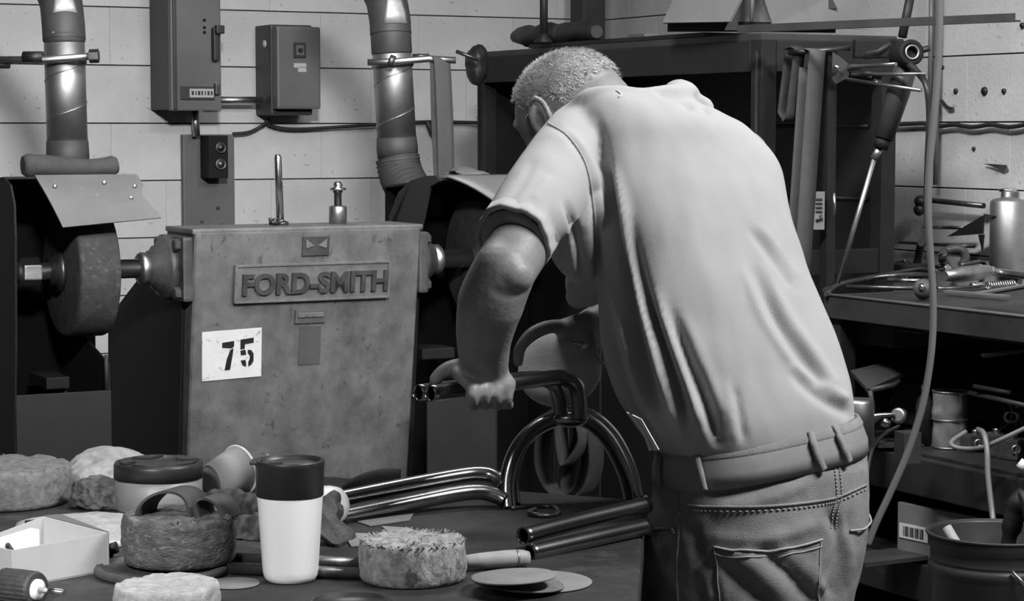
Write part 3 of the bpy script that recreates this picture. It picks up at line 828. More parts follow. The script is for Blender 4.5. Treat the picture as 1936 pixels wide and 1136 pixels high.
# scrap of rag on the right hood
g = G()
rows = []
for i in range(9):
    rows.append([MH @ Vector((.09 + .018 * j + .006 * math.sin(i * 2 + j), -.05 + .012 * i, z2 + .004 + .02 * math.exp(-((i - 4) ** 2 + (j - 2) ** 2) / 6) + .012 * abs(mnoise.noise(Vector((i * .7, j * .8, 3.1)))))) for j in range(6)])
g.solid_sheet(rows, .003); tag(build('rag_scrap', g, MT['plate'], None), 'small crumpled scrap lying on the right dust hood', 'rag')
# ------------------------------------------------------------------ the worker
def remesh_np(g, voxel, smooth=4, fac=0.5):
    me = bpy.data.meshes.new('tmp'); me.from_pydata([tuple(v) for v in g.v], [], g.f)
    bm = bmesh.new(); bm.from_mesh(me); bmesh.ops.remove_doubles(bm, verts=bm.verts, dist=1e-5)
    bmesh.ops.recalc_face_normals(bm, faces=bm.faces); bm.to_mesh(me); bm.free()
    o = bpy.data.objects.new('tmp', me); COL.objects.link(o)
    md = o.modifiers.new('r', 'REMESH'); md.mode = 'VOXEL'; md.voxel_size = voxel
    sm = o.modifiers.new('s', 'SMOOTH'); sm.factor = fac; sm.iterations = smooth
    dg = bpy.context.evaluated_depsgraph_get()
    m2 = bpy.data.meshes.new_from_object(o.evaluated_get(dg))
    COL.objects.unlink(o); bpy.data.objects.remove(o); bpy.data.meshes.remove(me)
    # keep the outer shell only
    bm = bmesh.new(); bm.from_mesh(m2)
    bm.verts.ensure_lookup_table(); seen = set(); best = None
    for v in bm.verts:
        if v.index in seen: continue
        st = [v]; comp = [v]; seen.add(v.index)
        while st:
            x = st.pop()
            for e in x.link_edges:
                y = e.other_vert(x)
                if y.index not in seen: seen.add(y.index); st.append(y); comp.append(y)
        if best is None or len(comp) > len(best): best = comp
    keep = set(best)
    bmesh.ops.delete(bm, geom=[v for v in bm.verts if v not in keep], context='VERTS')
    bm.to_mesh(m2); bm.free()
    return m2
def proj_np(co):
    q = co - np.array(CAMP)
    zc = q @ np.array(FWD)
    return np.stack([968 + q[:, 0] / zc * FPX, 568 - (q @ np.array(UPV)) / zc * FPX], 1)
def mesh_np(me):
    n = len(me.vertices); co = np.empty(n * 3); me.vertices.foreach_get('co', co); co = co.reshape(-1, 3)
    no = np.empty(n * 3); me.vertex_normals.foreach_get('vector', no); return co, no.reshape(-1, 3)
def folds(me, lines, facing=True):
    """presses creases into cloth along lines drawn on its near side"""
    co, no = mesh_np(me)
    px = proj_np(co)
    view = co - np.array(CAMP); view /= np.linalg.norm(view, axis=1)[:, None]
    wgt = np.clip(-(no * view).sum(1) * 3 + .3, 0, 1) if facing else 1.0
    disp = np.zeros(len(co))
    for pts, w, amp in lines:
        P_ = np.array([tuple(p)[:2] for p in smooth_path([Vector((a, b, 0)) for a, b in pts], 5)])
        best = np.full(len(co), 1e9); tt = np.zeros(len(co)); L = len(P_) - 1
        for i in range(L):
            a = P_[i]; d = P_[i + 1] - a; l2 = (d * d).sum() + 1e-9
            s = np.clip(((px - a) @ d) / l2, 0, 1)
            dist = np.hypot(*(px - (a + s[:, None] * d)).T)
            m = dist < best; best[m] = dist[m]; tt[m] = (i + s[m]) / L
        env = np.clip(tt * 4, 0.08, 1) * np.clip((1 - tt) * 8, 0.35, 1)
        disp += amp * np.exp(-(best / w) ** 2) * env
    co = co + no * (disp * wgt)[:, None]
    me.vertices.foreach_set('co', co.ravel()); me.update()
def link_mesh(name, me, m, parent):
    me.transform(XF[parent.name].inverted()); me.name = name
    me.polygons.foreach_set('use_smooth', [True] * len(me.polygons))
    me.materials.clear(); me.materials.append(m)
    o = bpy.data.objects.new(name, me); COL.objects.link(o); o.parent = parent; XF[o.name] = XF[parent.name].copy()
    return o
def oval(n, ex, yaw):
    """unit cross-section of a trunk turned by yaw, scaled to reach -1..1 across"""
    p = []
    for k in range(n):
        t = 2 * math.pi * k / n; ct, st = math.cos(t), math.sin(t)
        x = math.copysign(abs(ct) ** (2 / ex), ct) * 1.25; y = math.copysign(abs(st) ** (2 / ex), st)
        p.append((x * math.cos(yaw) - y * math.sin(yaw), x * math.sin(yaw) + y * math.cos(yaw)))
    mx = max(a for a, b in p); my = max(b for a, b in p)
    return [(a / mx, b / my) for a, b in p]
def rings(g, secs, n=40, ex=2.3, yaw=0.0):
    """secs: (lx, ly, rx, ry, D, half depth) rings between two silhouette points"""
    rows = []
    for lx, ly, rx, ry, D, hd in secs:
        a = P(lx, ly, D); b = P(rx, ry, D); c = (a + b) / 2; e1 = (b - a) / 2
        e2 = Vector((0, 1, 0)) * hd
        rows.append([c + e1 * x + e2 * y for x, y in oval(n, ex, yaw)])
    # refine along the length
    fine = []
    for i in range(len(rows) - 1):
        p0 = rows[max(i - 1, 0)]; p1 = rows[i]; p2 = rows[i + 1]; p3 = rows[min(i + 2, len(rows) - 1)]
        for q in range(4):
            t = q / 4
            fine.append([0.5 * ((2 * p1[k]) + (p2[k] - p0[k]) * t + (2 * p0[k] - 5 * p1[k] + 4 * p2[k] - p3[k]) * t * t + (3 * p1[k] - p0[k] - 3 * p2[k] + p3[k]) * t ** 3) for k in range(n)])
    fine.append(rows[-1])
    o = len(g.v); g.grid(fine, True, closed=True); L = len(fine)
    g.f.append(tuple(o + k for k in range(n - 1, -1, -1))); g.sm.append(False)
    g.f.append(tuple(o + (L - 1) * n + k for k in range(n))); g.sm.append(False)
def limb(g, pts, rs, n=18, sub=5, ends=True):
    q = [Vector((p.x, p.y, p.z)) for p in pts]; path = smooth_path(q, sub)
    rr = []
    for i in range(len(rs) - 1):
        for k in range(sub): rr.append(rs[i] + (rs[i + 1] - rs[i]) * k / sub)
    rr.append(rs[-1]); g.tube(path, rr, n)
    if ends:
        g.ball(q[0], rs[0] * .999, n=n, m=10); g.ball(q[-1], rs[-1] * .999, n=n, m=10)

MT['shirt'] = mat('tee_shirt_cotton', 0.40, 0.9, var=0.05, scale=5, bump=0.12, bscale=500, sheen=0.15, spec=.2)
MT['skin'] = mat('skin', 0.235, 0.5, var=0.10, scale=26, bump=0.15, bscale=160, spots=0.35, sscale=40, sval=0.15, thr=0.62)
MT['denim'] = mat('denim', 0.25, 0.85, var=0.22, scale=11, bump=0.3, bscale=420, spec=.2)
MT['stitch'] = mat('denim_stitching', 0.36, 0.8, var=0.2, scale=60)
MT['beltm'] = mat('belt_leather', 0.26, 0.6, var=0.15, scale=12, bump=.1)
MT['hair'] = mat('grey_hair', 0.6, 0.85, spec=.15, var=0.3, scale=40)
MT['scalp'] = mat('short_grey_hair_cap', 0.24, 0.8, var=0.35, scale=70, detail=3)
MT['shoe'] = mat('work_boot', 0.03, 0.6)

base = P(1430, 1136, 3.52)
per = thing('person', 'person in pale t-shirt and jeans bending over the bench, holding a tube frame', 'person', loc=(base.x, base.y, 0))

YAW = math.radians(24)                   # his back is turned to the right of the picture
# ---- shirt
g = G()
rings(g, [
    (1249, 862, 1616, 797, 3.50, .150), (1228, 838, 1616, 778, 3.50, .155), (1200, 805, 1613, 752, 3.50, .158), (1168, 758, 1609, 725, 3.505, .160),
    (1146, 700, 1600, 690, 3.515, .160), (1135, 645, 1584, 642, 3.525, .160), (1131, 590, 1562, 590, 3.54, .160), (1130, 540, 1541, 540, 3.555, .160),
    (1118, 480, 1519, 480, 3.575, .160), (1104, 420, 1500, 420, 3.59, .158), (1088, 362, 1486, 362, 3.61, .154), (1066, 312, 1474, 310, 3.63, .146),
    (1052, 272, 1445, 268, 3.645, .142), (1054, 236, 1402, 232, 3.645, .132), (1066, 205, 1350, 206, 3.645, .118), (1084, 182, 1304, 186, 3.64, .096), (1108, 166, 1262, 170, 3.63, .064)], ex=2.6, yaw=YAW)
limb(g, [P(1100, 262, 3.60), P(1062, 320, 3.53), P(1018, 384, 3.44), P(972, 450, 3.35)], [.062, .068, .066, .0585], n=28, ends=False)
g.ball(P(1100, 262, 3.60), .062)
limb(g, [P(1075, 400, 3.52), P(1088, 470, 3.53), P(1100, 505, 3.55)], [.062, .046, .03], n=20)
limb(g, [P(1385, 318, 3.72), P(1390, 400, 3.80), P(1360, 480, 3.86)], [.066, .068, .062], n=20)     # the far sleeve
limb(g, [P(1088, 200, 3.585), P(1112, 181, 3.575), P(1165, 175, 3.572), P(1215, 180, 3.58), P(1262, 182, 3.63), P(1290, 182, 3.68)], [.012, .012, .012, .012, .020, .026], n=18)   # collar
g.ball(P(1286, 186, 3.71), (.036, .03, .032)); g.ball(P(1318, 205, 3.72), (.03, .03, .024))
limb(g, [P(1150, 480, 3.62), P(1112, 535, 3.66), P(1092, 560, 3.68)], [.07, .045, .022], n=16)
me = remesh_np(g, 0.0055, smooth=5)
F_ = [
    ([(1034, 234), (1074, 258), (1106, 306), (1121, 377), (1129, 454), (1134, 520)], 6, -.006),
    ([(1050, 240), (1092, 270), (1122, 320), (1136, 400)], 9, .003),
    ([(1129, 222), (1143, 292), (1153, 363), (1167, 454), (1189, 553), (1210, 659), (1252, 809)], 9, -.018),
    ([(1150, 300), (1176, 380), (1192, 470), (1212, 560), (1236, 660), (1268, 780)], 10, .014),
    ([(1186, 398), (1208, 511), (1236, 600), (1268, 694), (1300, 822)], 10, -.018),
    ([(1165, 560), (1185, 650), (1215, 740), (1262, 842)], 7, .010), ([(1150, 640), (1172, 720), (1205, 806)], 6, -.008),
    ([(1134, 262), (1146, 330), (1158, 400), (1176, 490), (1196, 570)], 7, -.012), ([(1118, 300), (1135, 400), (1150, 500), (1165, 580)], 7, .007),
    ([(1140, 560), (1160, 660), (1190, 760), (1230, 835)], 11, -.015),
    ([(1150, 600), (1180, 700), (1215, 790)], 9, .006),
    ([(1235, 540), (1262, 630), (1296, 720), (1330, 815)], 11, .011),
    ([(1266, 581), (1301, 680), (1337, 764), (1358, 834)], 10, -.013),
    ([(1290, 590), (1330, 690), (1375, 790)], 12, .004),
    ([(1421, 497), (1463, 595), (1520, 680), (1560, 736)], 11, -.010),
    ([(1440, 492), (1484, 590), (1540, 670), (1590, 745)], 12, .006),
    ([(1414, 426), (1456, 483), (1499, 546)], 8, -.005), ([(1428, 418), (1470, 470), (1512, 530)], 8, .003),
    ([(1400, 500), (1440, 600), (1500, 690)], 9, .004),
    ([(1490, 700), (1548, 752), (1612, 786)], 10, -.007), ([(1500, 684), (1560, 732), (1606, 758)], 9, .006),
    ([(1318, 690), (1353, 836)], 7, -.006), ([(1388, 724), (1408, 836)], 7, -.005), ([(1370, 715), (1390, 836)], 7, .003),
    ([(1070, 377), (1088, 440), (1100, 520)], 7, -.008), ([(1040, 390), (1060, 460), (1066, 530)], 7, -.006),
    ([(1055, 380), (1076, 450), (1084, 520)], 6, .004), ([(1112, 420), (1116, 480), (1120, 530)], 6, .005),
    ([(1010, 300), (985, 350), (950, 395)], 9, -.003), ([(1040, 330), (1010, 380)], 9, .003),
    ([(1236, 168), (1280, 182), (1312, 204)], 7, -.011), ([(1318, 172), (1326, 195), (1340, 214)], 6, -.009),
    ([(1205, 560), (1300, 520), (1420, 540)], 60, .004),
]
folds(me, F_)
# gentle overall wrinkling
co, no = mesh_np(me)
nz = np.array([mnoise.noise(Vector(p) * 16) * .0018 + mnoise.noise(Vector((p[0] * 30, p[1] * 30, p[2] * 9))) * .0016 for p in co])
co += no * nz[:, None]; me.vertices.foreach_set('co', co.ravel()); me.update()
shirt = link_mesh('shirt', me, MT['shirt'], per)
# sleeve hem and neck band
dv = (P(972, 450, 3.35) - P(1018, 384, 3.44)).normalized()
M = axisM(P(972, 450, 3.35) + dv * .001, dv)
g = G(); g.lathe([(.052, -.016), (.0612, -.017), (.0615, .003), (.0612, .006), (.054, .006), (.050, .0), (.050, -.016)], M, 44,
    jit=lambda p, i, j: Vector((p.x, p.y, 0)).normalized() * (.002 * math.sin(j * .7) + .0012 * math.sin(j * 1.9)) )
build('sleeve_hem', g, MT['shirt'], shirt, world=True, recalc=True)
g = G(); g.lathe([(.0, .0065), (.0515, .0065), (.0515, .0035), (0, .0035)], M, 30); build('sleeve_lining', g, MT['shirt'], shirt, world=True)
SB = None
def bvh_of(o):
    M = XF[o.name]; me = o.data
    return BVHTree.FromPolygons([M @ v.co for v in me.vertices], [tuple(p.vertices) for p in me.polygons])
def surf(bv, px, py, off=0.0):
    d = ray(px, py).normalized(); h = bv.ray_cast(CAMP, d)
    if h[0] is None: return None
    n = h[1] if h[1].dot(d) < 0 else -h[1]
    return h[0] + n * off, n
def surf_path(bv, pts, off, sub=6):
    out = []
    for p in smooth_path([Vector((a, b, 0)) for a, b in pts], sub):
        s = surf(bv, p.x, p.y, off)
        if s: out.append(s[0])
    return out
bs = bvh_of(shirt)
g = G(); g.tube(surf_path(bs, [(1036, 233), (1074, 258), (1106, 306), (1121, 377), (1129, 454), (1133, 510)], .0006), .0016, 6); build('shoulder_seam', g, MT['shirt'], shirt, world=True)
g = G(); g.tube(surf_path(bs, [(1165, 172), (1172, 176), (1174, 181), (1169, 184)], .001, 3), .0012, 6); build('loose_thread', g, MT['white'], shirt, world=True)

# ---- jeans
g = G()
rings(g, [
    (1243, 842, 1620, 784, 3.50, .148), (1239, 880, 1632, 822, 3.50, .155), (1236, 920, 1640, 860, 3.50, .160), (1226, 968, 1643, 925, 3.50, .165),
    (1216, 1040, 1640, 1005, 3.505, .168), (1212, 1090, 1630, 1070, 3.51, .168), (1210, 1150, 1612, 1140, 3.515, .165), (1218, 1240, 1602, 1230, 3.52, .155)], ex=2.6, yaw=YAW)
hipL = P(1310, 1200, 3.45); hipR = P(1510, 1200, 3.58)
ftL = Vector((hipL.x - .02, hipL.y + .02, 0.09)); ftR = Vector((hipR.x + .04, hipR.y + .06, 0.09))
limb(g, [hipL, (hipL + ftL) / 2 + Vector((0, .01, .03)), ftL], [.098, .078, .062], n=24)
limb(g, [hipR, (hipR + ftR) / 2 + Vector((0, .01, .03)), ftR], [.098, .078, .062], n=24)
me = remesh_np(g, 0.0065, smooth=4)
FJ = [
    ([(1330, 935), (1420, 920), (1530, 890)], 16, -.006), ([(1340, 965), (1430, 950), (1540, 905)], 14, .005),
    ([(1560, 960), (1590, 1010), (1580, 1080), (1570, 1136)], 12, -.010), ([(1610, 960), (1600, 1040), (1592, 1136)], 10, -.006),
    ([(1590, 980), (1606, 1050), (1590, 1136)], 9, .006),
    ([(1350, 1050), (1400, 1095), (1450, 1136)], 15, -.010), ([(1390, 1040), (1440, 1085), (1490, 1136)], 15, .010),
    ([(1430, 1030), (1490, 1080), (1540, 1136)], 13, -.009), ([(1470, 1035), (1530, 1085), (1560, 1120)], 11, .006),
    ([(1300, 980), (1320, 1040), (1330, 1136)], 14, -.005), ([(1320, 1060), (1345, 1136)], 12, .006),
    ([(1230, 920), (1260, 960), (1270, 1010)], 12, -.004), ([(1560, 870), (1600, 880), (1640, 870)], 10, -.004),
    ([(1330, 1010), (1440, 1020), (1550, 990)], 12, .004)]
folds(me, FJ)
co, no = mesh_np(me)
nz = np.array([mnoise.noise(Vector(p) * 22) * .0020 + mnoise.noise(Vector(p) * 60) * .0009 for p in co])
co += no * nz[:, None]; me.vertices.foreach_set('co', co.ravel()); me.update()
jeans = link_mesh('jeans', me, MT['denim'], per)
bj = bvh_of(jeans)
# belt: a band round the waist
def ring_at(lx, ly, rx, ry, D, hd, n=72, ex=2.6, out=0.0):
    a = P(lx, ly, D); b = P(rx, ry, D); c = (a + b) / 2; e1 = (b - a) / 2; L = e1.length; e1 = e1 / L * (L + out)
    e2 = Vector((0, 1, 0)) * (hd + out)
    return [c + e1 * x + e2 * y for x, y in oval(n, ex, YAW)]
def band(r0, r1, r2, o):
    g = G(); A = [ring_at(*r0, out=o), ring_at(*r1, out=o + .003), ring_at(*r2, out=o), ring_at(*r2, out=o - .006), ring_at(*r1, out=o - .006), ring_at(*r0, out=o - .006)]
    A.append(A[0]); g.grid(A, True, closed=True); return g
waist = build('waistband', band((1242, 842, 1621, 784, 3.50, .148), (1241, 852, 1625, 796, 3.50, .151), (1240, 862, 1628, 806, 3.50, .153), .002), MT['denim'], jeans, world=True)
belt = build('belt', band((1241, 856, 1626, 799, 3.50, .152), (1239, 885, 1633, 827, 3.50, .156), (1237, 912, 1638, 852, 3.50, .159), .0030), MT['beltm'], per, world=True)
bb = bvh_of(belt)
def strip(bv, pts, w, off, th, m, nm, parent, sub=6):
    """a narrow cloth strip laid along the surface"""
    rows = []; path = []
    for p in smooth_path([Vector((a, b, 0)) for a, b in pts], sub):
        s = surf(bv, p.x, p.y, off)
        if s: path.append(s)
    for i, (p, n) in enumerate(path):
        T = (path[min(i + 1, len(path) - 1)][0] - path[max(i - 1, 0)][0]).normalized(); sd = T.cross(n).normalized()
        rows.append([p - sd * w / 2, p - sd * w * .25 + n * .0008, p + sd * w * .25 + n * .0008, p + sd * w / 2])
    g = G(); g.solid_sheet(rows, th); return build(nm, g, m, parent, world=True)
def dual(px, py):                        # nearest of belt and jeans
    a = surf(bb, px, py); b = surf(bj, px, py)
    if a and b: return a if (a[0] - CAMP).length < (b[0] - CAMP).length else b
    return a or b
for pts in ([(1319, 845), (1322, 872), (1328, 900), (1334, 926)], [(1524, 806), (1535, 838), (1545, 868), (1554, 888)], [(1570, 798), (1583, 826), (1594, 852), (1602, 873)], [(1252, 858), (1250, 885), (1252, 918)]):
    rows = []
    path = []
    for p in smooth_path([Vector((a, b, 0)) for a, b in pts], 5):
        s = dual(p.x, p.y)
        if s: path.append((s[0] + s[1] * .005, s[1]))
    for i, (p, n) in enumerate(path):
        T = (path[min(i + 1, len(path) - 1)][0] - path[max(i - 1, 0)][0]).normalized(); sd = T.cross(n).normalized()
        rows.append([p - sd * .006, p + n * .0012, p + sd * .006])
    g = G(); g.solid_sheet(rows, .004); build('belt_loop', g, MT['denim'], jeans, world=True)
def stitches(pts, nm='stitch_line', r=.0011, off=.001, dash=True):
    path = surf_path(bj, pts, off, 14); g = G()
    if dash:
        L = 0; seg = []
        for i in range(0, len(path) - 1):
            if (path[i + 1] - path[i]).length > .03: continue
            if i % 2 == 0: g.tube([path[i], path[i + 1]], r, 5)
    else: g.tube(path, r, 6)
    o = build(nm, g, MT['stitch'] if dash else MT['denim'], jeans, world=True)
    if dash: o['kind'] = 'stuff'
    return o
yoke = [(1300, 955), (1340, 958), (1420, 958), (1500, 953), (1560, 945), (1588, 938), (1638, 916)]
stitches(yoke, 'yoke_seam', .0022, .0006, False)
stitches([(a, b + 8) for a, b in yoke], r=.0013); 
for dx in (-4, 5): stitches([(1578 + dx, 866), (1582 + dx, 890), (1586 + dx, 936), (1580 + dx, 960), (1574 + dx, 1000)], r=.0014)
stitches([(1282, 930), (1284, 1000), (1280, 1070), (1282, 1136)], 'side_seam', .0022, .0006, False)
# rear pocket: a raised patch
pk = [(1350, 1032), (1400, 1040), (1460, 1038), (1510, 1030), (1552, 1018)]
pkb = [(1360, 1160), (1410, 1166), (1465, 1166), (1512, 1158), (1548, 1150)]
rows = []
for i in range(14):
    s = i / 13; row = []
    for j in range(13):
        u = j / 12 * 4; k = min(int(u), 3); f = u - k
        t_ = (pk[k][0] + (pk[k + 1][0] - pk[k][0]) * f, pk[k][1] + (pk[k + 1][1] - pk[k][1]) * f)
        b_ = (pkb[k][0] + (pkb[k + 1][0] - pkb[k][0]) * f, pkb[k][1] + (pkb[k + 1][1] - pkb[k][1]) * f)
        q = surf(bj, t_[0] + (b_[0] - t_[0]) * s, t_[1] + (b_[1] - t_[1]) * s, .0022); row.append(q[0])
    rows.append(row)
g = G(); g.solid_sheet(rows, .0035); pkt = build('rear_pocket', g, MT['denim'], jeans, world=True)
def seam_on(pts, off, r, nm):
    g = G(); g.tube(surf_path(bj, pts, off, 8), r, 6); return build(nm, g, MT['stitch'], pkt, world=True)
seam_on(pk, .0046, .0018, 'pocket_hem'); seam_on([(a, b + 13) for a, b in pk], .0045, .0011, 'hem_stitch'); seam_on([(1351, 1032), (1356, 1090), (1360, 1136)], .0042, .0013, 'pocket_edge'); seam_on([(1549, 1020), (1546, 1080), (1545, 1136)], .0042, .0013, 'pocket_edge')
# front pocket edges and rivet
stitches([(1214, 1003), (1240, 1000), (1276, 998)], 'front_pocket_edge', .0022, .0008, False); stitches([(1214, 1012), (1240, 1009), (1276, 1006)], r=.001)
s = surf(bj, 1275, 1004, .001); g = G(); g.ball(s[0], (.005, .005, .005), n=10, m=8); build('rivet', g, MT['steel'], jeans, world=True)
# gaping right-hand pocket lip
g = G(); lip = [surf(bj, 1606, 1003, .002)[0], surf(bj, 1618, 1001, .003)[0], surf(bj, 1628, 999, .005)[0], P(1640, 995, 3.47), P(1647, 985, 3.50), P(1643, 972, 3.53)]
g.tube(smooth_path(lip, 4), .0018, 8); build('pocket_lip', g, MT['stitch'], jeans, world=True)
# boots
for ft in (ftL, ftR):
    fd = Vector((-.85, .5, 0)); g = G()
    limb(g, [ft + Vector((0, 0, .02)), ft + Vector((0, 0, -.04)), ft + fd * .1 + Vector((0, 0, -.05)), ft + fd * .19 + Vector((0, 0, -.055))], [.05, .045, .042, .034], n=16)
    me = remesh_np(g, .008, 3); co, no = mesh_np(me); co[:, 2] = np.maximum(co[:, 2], 0.002); me.vertices.foreach_set('co', co.ravel())
    link_mesh('boot', me, MT['shoe'], per)

# ---- body: one continuous surface of head, neck, trunk, arms, hands, legs
g = G()
HC = P(1076, 200, 3.70)                  # head centre
Fd = Vector((-.70, .54, -.47)).normalized()          # where the face points
Sd = Fd.cross(Vector((-.38, .22, .90))).normalized()  # his right
Hd = Sd.cross(Fd).normalized()                        # crown
def HP(f, s, h): return HC + Fd * f + Sd * s + Hd * h
HM = Matrix(((Fd.x, Sd.x, Hd.x), (Fd.y, Sd.y, Hd.y), (Fd.z, Sd.z, Hd.z)))
g.ball(HC, (.102, .078, .088), HM, 32, 20)
g.ball(HP(.035, 0, -.045), (.068, .064, .082), HM, 24, 14)          # face
g.ball(HP(.048, 0, -.108), (.04, .042, .03), HM, 20, 12)          # chin
g.ball(HP(.085, 0, .012), (.016, .05, .014), HM, 16, 10)            # brow
limb(g, [HP(.10, 0, -.018), HP(.122, 0, -.055)], [.009, .014], n=12)  # nose
g.ball(HP(.098, 0, -.083), (.012, .024, .008), HM, 14, 8)           # lips
neck = P(1180, 235, 3.745)
limb(g, [HP(-.045, 0, -.03), HP(-.06, 0, -.075), neck], [.066, .060, .058], n=24)
limb(g, [neck, P(1250, 350, 3.60), P(1340, 600, 3.53), P(1420, 860, 3.50), P(1410, 1100, 3.50)], [.058, .08, .10, .10, .09], n=20)
limb(g, [neck, P(1140, 270, 3.63), P(1090, 290, 3.58)], [.05, .05, .05], n=16)
limb(g, [neck, P(1290, 270, 3.68), P(1400, 300, 3.70)], [.05, .05, .05], n=16)
for s_, ex_ in ((-1, 1), (1, 1)):        # ears
    ec = HP(.008, s_ * .078, -.018); R_ = 14
    rim = []
    for k in range(R_):
        a = -0.9 + 4.6 * k / (R_ - 1)
        rim.append(ec + Fd * (.025 * math.cos(a) * 1.0 - .008) + Hd * (.034 * math.sin(a)) + Sd * s_ * (.017 - .012 * math.cos(a)))
    g.tube(smooth_path(rim, 3), .0058, 10)
    g.ball(ec + Sd * s_ * .001, (.018, .007, .026), HM, 14, 10); g.ball(ec - Hd * .032 + Sd * s_ * .007, (.009, .006, .009), HM, 10, 8)
# near arm
elb = P(953, 512, 3.31)
limb(g, [P(1090, 290, 3.58), P(1022, 400, 3.43), elb], [.055, .050, .0475], n=24)
limb(g, [elb, P(928, 572, 3.325), P(915, 640, 3.37), P(917, 692, 3.415), P(921, 716, 3.425)], [.0485, .0515, .043, .0370, .036], n=24)
g.ball(P(968, 520, 3.29), (.034, .03, .03))
# near hand closed over the tubes
limb(g, [P(919, 700, 3.422), P(920, 724, 3.425), P(905, 728, 3.42)], [.036, .034, .028], n=20)
g.ball(P(933, 728, 3.42), (.036, .026, .026)); g.ball(P(900, 716, 3.43), (.032, .026, .022))
for i in range(4):                       # fingers over the near side and under the tubes
    x = 893 + i * 22; d = 3.385 + i * .016; k_ = [0, -2, -1, 3][i]
    limb(g, [P(x + 4, 722 + k_, d + .012), P(x, 738 + k_, d - .020), P(x - 1, 757 + k_, d - .012), P(x + 3, 768 - abs(k_), d + .016)], [.0115, .0110, .0100, .0088], n=12, sub=3)
limb(g, [P(897, 708, 3.425), P(866, 697, 3.418), P(840, 702, 3.41), P(822, 718, 3.402)], [.021, .0165, .0125, .0098], n=14)   # thumb laid along the tube
limb(g, [P(880, 705, 3.40), P(866, 706, 3.388), P(880, 722, 3.375), P(893, 733, 3.375)], [.014, .0105, .0095, .0085], n=12)  # first finger
# far arm
limb(g, [P(1400, 300, 3.70), P(1360, 480, 3.86), P(1300, 585, 3.88)], [.05, .046, .042], n=20)
limb(g, [P(1300, 585, 3.88), P(1210, 600, 3.80), P(1150, 606, 3.73), P(1120, 614, 3.70)], [.044, .044, .034, .030], n=20)
g.ball(P(1098, 622, 3.685), (.036, .03, .026)); g.ball(P(1075, 622, 3.68), (.026, .026, .020))
limb(g, [P(1066, 618, 3.675), P(1035, 618, 3.655), P(1003, 632, 3.64), P(983, 660, 3.635), P(980, 684, 3.64)], [.0135, .0115, .0105, .010, .009], n=12)   # first finger along the pad rim
limb(g, [P(1112, 634, 3.67), P(1120, 655, 3.64), P(1108, 662, 3.625)], [.014, .012, .010], n=12)   # thumb in front
for i in range(3):
    x = 1050 + i * 22
    limb(g, [P(x + 18, 626, 3.70), P(x + 2, 650, 3.715), P(x, 680, 3.71), P(x + 4, 700, 3.695)], [.012, .011, .010, .009], n=10, sub=3)
# legs inside the trousers
limb(g, [P(1410, 1100, 3.50), hipL, (hipL + ftL) / 2 + Vector((0, .01, .03)), ftL], [.08, .075, .055, .035], n=16)
limb(g, [P(1410, 1100, 3.50), hipR, (hipR + ftR) / 2 + Vector((0, .01, .03)), ftR], [.08, .075, .055, .035], n=16)
me = remesh_np(g, 0.0040, smooth=3)
folds(me, [([(862, 688), (872, 702), (888, 712)], 3.5, -.0025), ([(905, 560), (900, 620), (896, 668)], 5, .0012), ([(930, 545), (955, 558), (985, 552)], 8, -.002)])
skin = link_mesh('body', me, MT['skin'], per)
# eyes
for s_ in (-1, 1):
    g = G(); g.ball(HP(.070, s_ * .028, -.018), .012, n=14, m=10); build('eye', g, MT['white'], per, world=True)
# hair: a close cap and short strands on crown, back and sides
bk = bvh_of(skin)
def hairline(p):
    q = p - HC; f, s, h = q.dot(Fd), q.dot(Sd), q.dot(Hd)
    low = -.012 if f > -.03 else -.012 + (-.03 - f) * .45
    if abs(s) > .045 and -.045 < f < .05: low = max(low, .016 - max(0, -f - .02) * 1.2)
    if f > .055: low = .04 + (f - .055) * 1.0
    elif f > .02: low = .0 + (f - .02) * 1.1
    return h - low
rows_v = {}; g = G(); nu, nv = 72, 40
grid_pts = {}
for i in range(nv):
    for j in range(nu):
        t = math.pi * (i + .5) / nv * .78; a = 2 * math.pi * j / nu
        d = (Hd * math.cos(t) + (Fd * math.cos(a) + Sd * math.sin(a)) * math.sin(t)).normalized()
        h = bk.ray_cast(HC + d * .3, -d)
        if h[0] is not None and (h[0] - HC).length < .14: grid_pts[(i, j)] = (h[0], d)
vid = {}
for i in range(nv - 1):
    for j in range(nu):
        q = [(i, j), (i, (j + 1) % nu), (i + 1, (j + 1) % nu), (i + 1, j)]
        if all(k in grid_pts and hairline(grid_pts[k][0]) > 0 for k in q):
            ids = []
            for k in q:
                if k not in vid:
                    p, d = grid_pts[k]; e = min(1, hairline(p) / .02)
                    vid[k] = len(g.v); g.v.append(p + d * (.0012 + .0028 * e))
                ids.append(vid[k])
            g.f.append(tuple(ids)); g.sm.append(True)
cap = build('hair', g, MT['scalp'], per, world=True)
g = G(); rr = random.Random(3); cnt = 0
for _ in range(26000):
    a = rr.uniform(0, 2 * math.pi); t = math.acos(rr.uniform(-.75, 1))
    d = (Hd * math.cos(t) + (Fd * math.cos(a) + Sd * math.sin(a)) * math.sin(t)).normalized()
    h = bk.ray_cast(HC + d * .3, -d)
    if h[0] is None or (h[0] - HC).length > .135: continue
    hl = hairline(h[0])
    if hl < -.004 or (hl < .008 and rr.random() < .5): continue
    p = h[0] + d * .002
    down = (-Hd * .6 - Fd * .55 + Vector((rr.gauss(0, .3), rr.gauss(0, .3), rr.gauss(0, .3))))
    down = (down - d * down.dot(d)).normalized()
    L = rr.uniform(.007, .013); tip = p + down * L * .75 + d * L * rr.uniform(.35, .8)
    sd = d.cross(down).normalized() * rr.uniform(.00035, .0006)
    mid = p.lerp(tip, .5) + d * .0012
    o = len(g.v); g.v += [p - sd, p + sd, mid + sd * .8, mid - sd * .8, tip]
    g.f += [(o, o + 1, o + 2, o + 3), (o + 3, o + 2, o + 4)]; g.sm += [True, True]
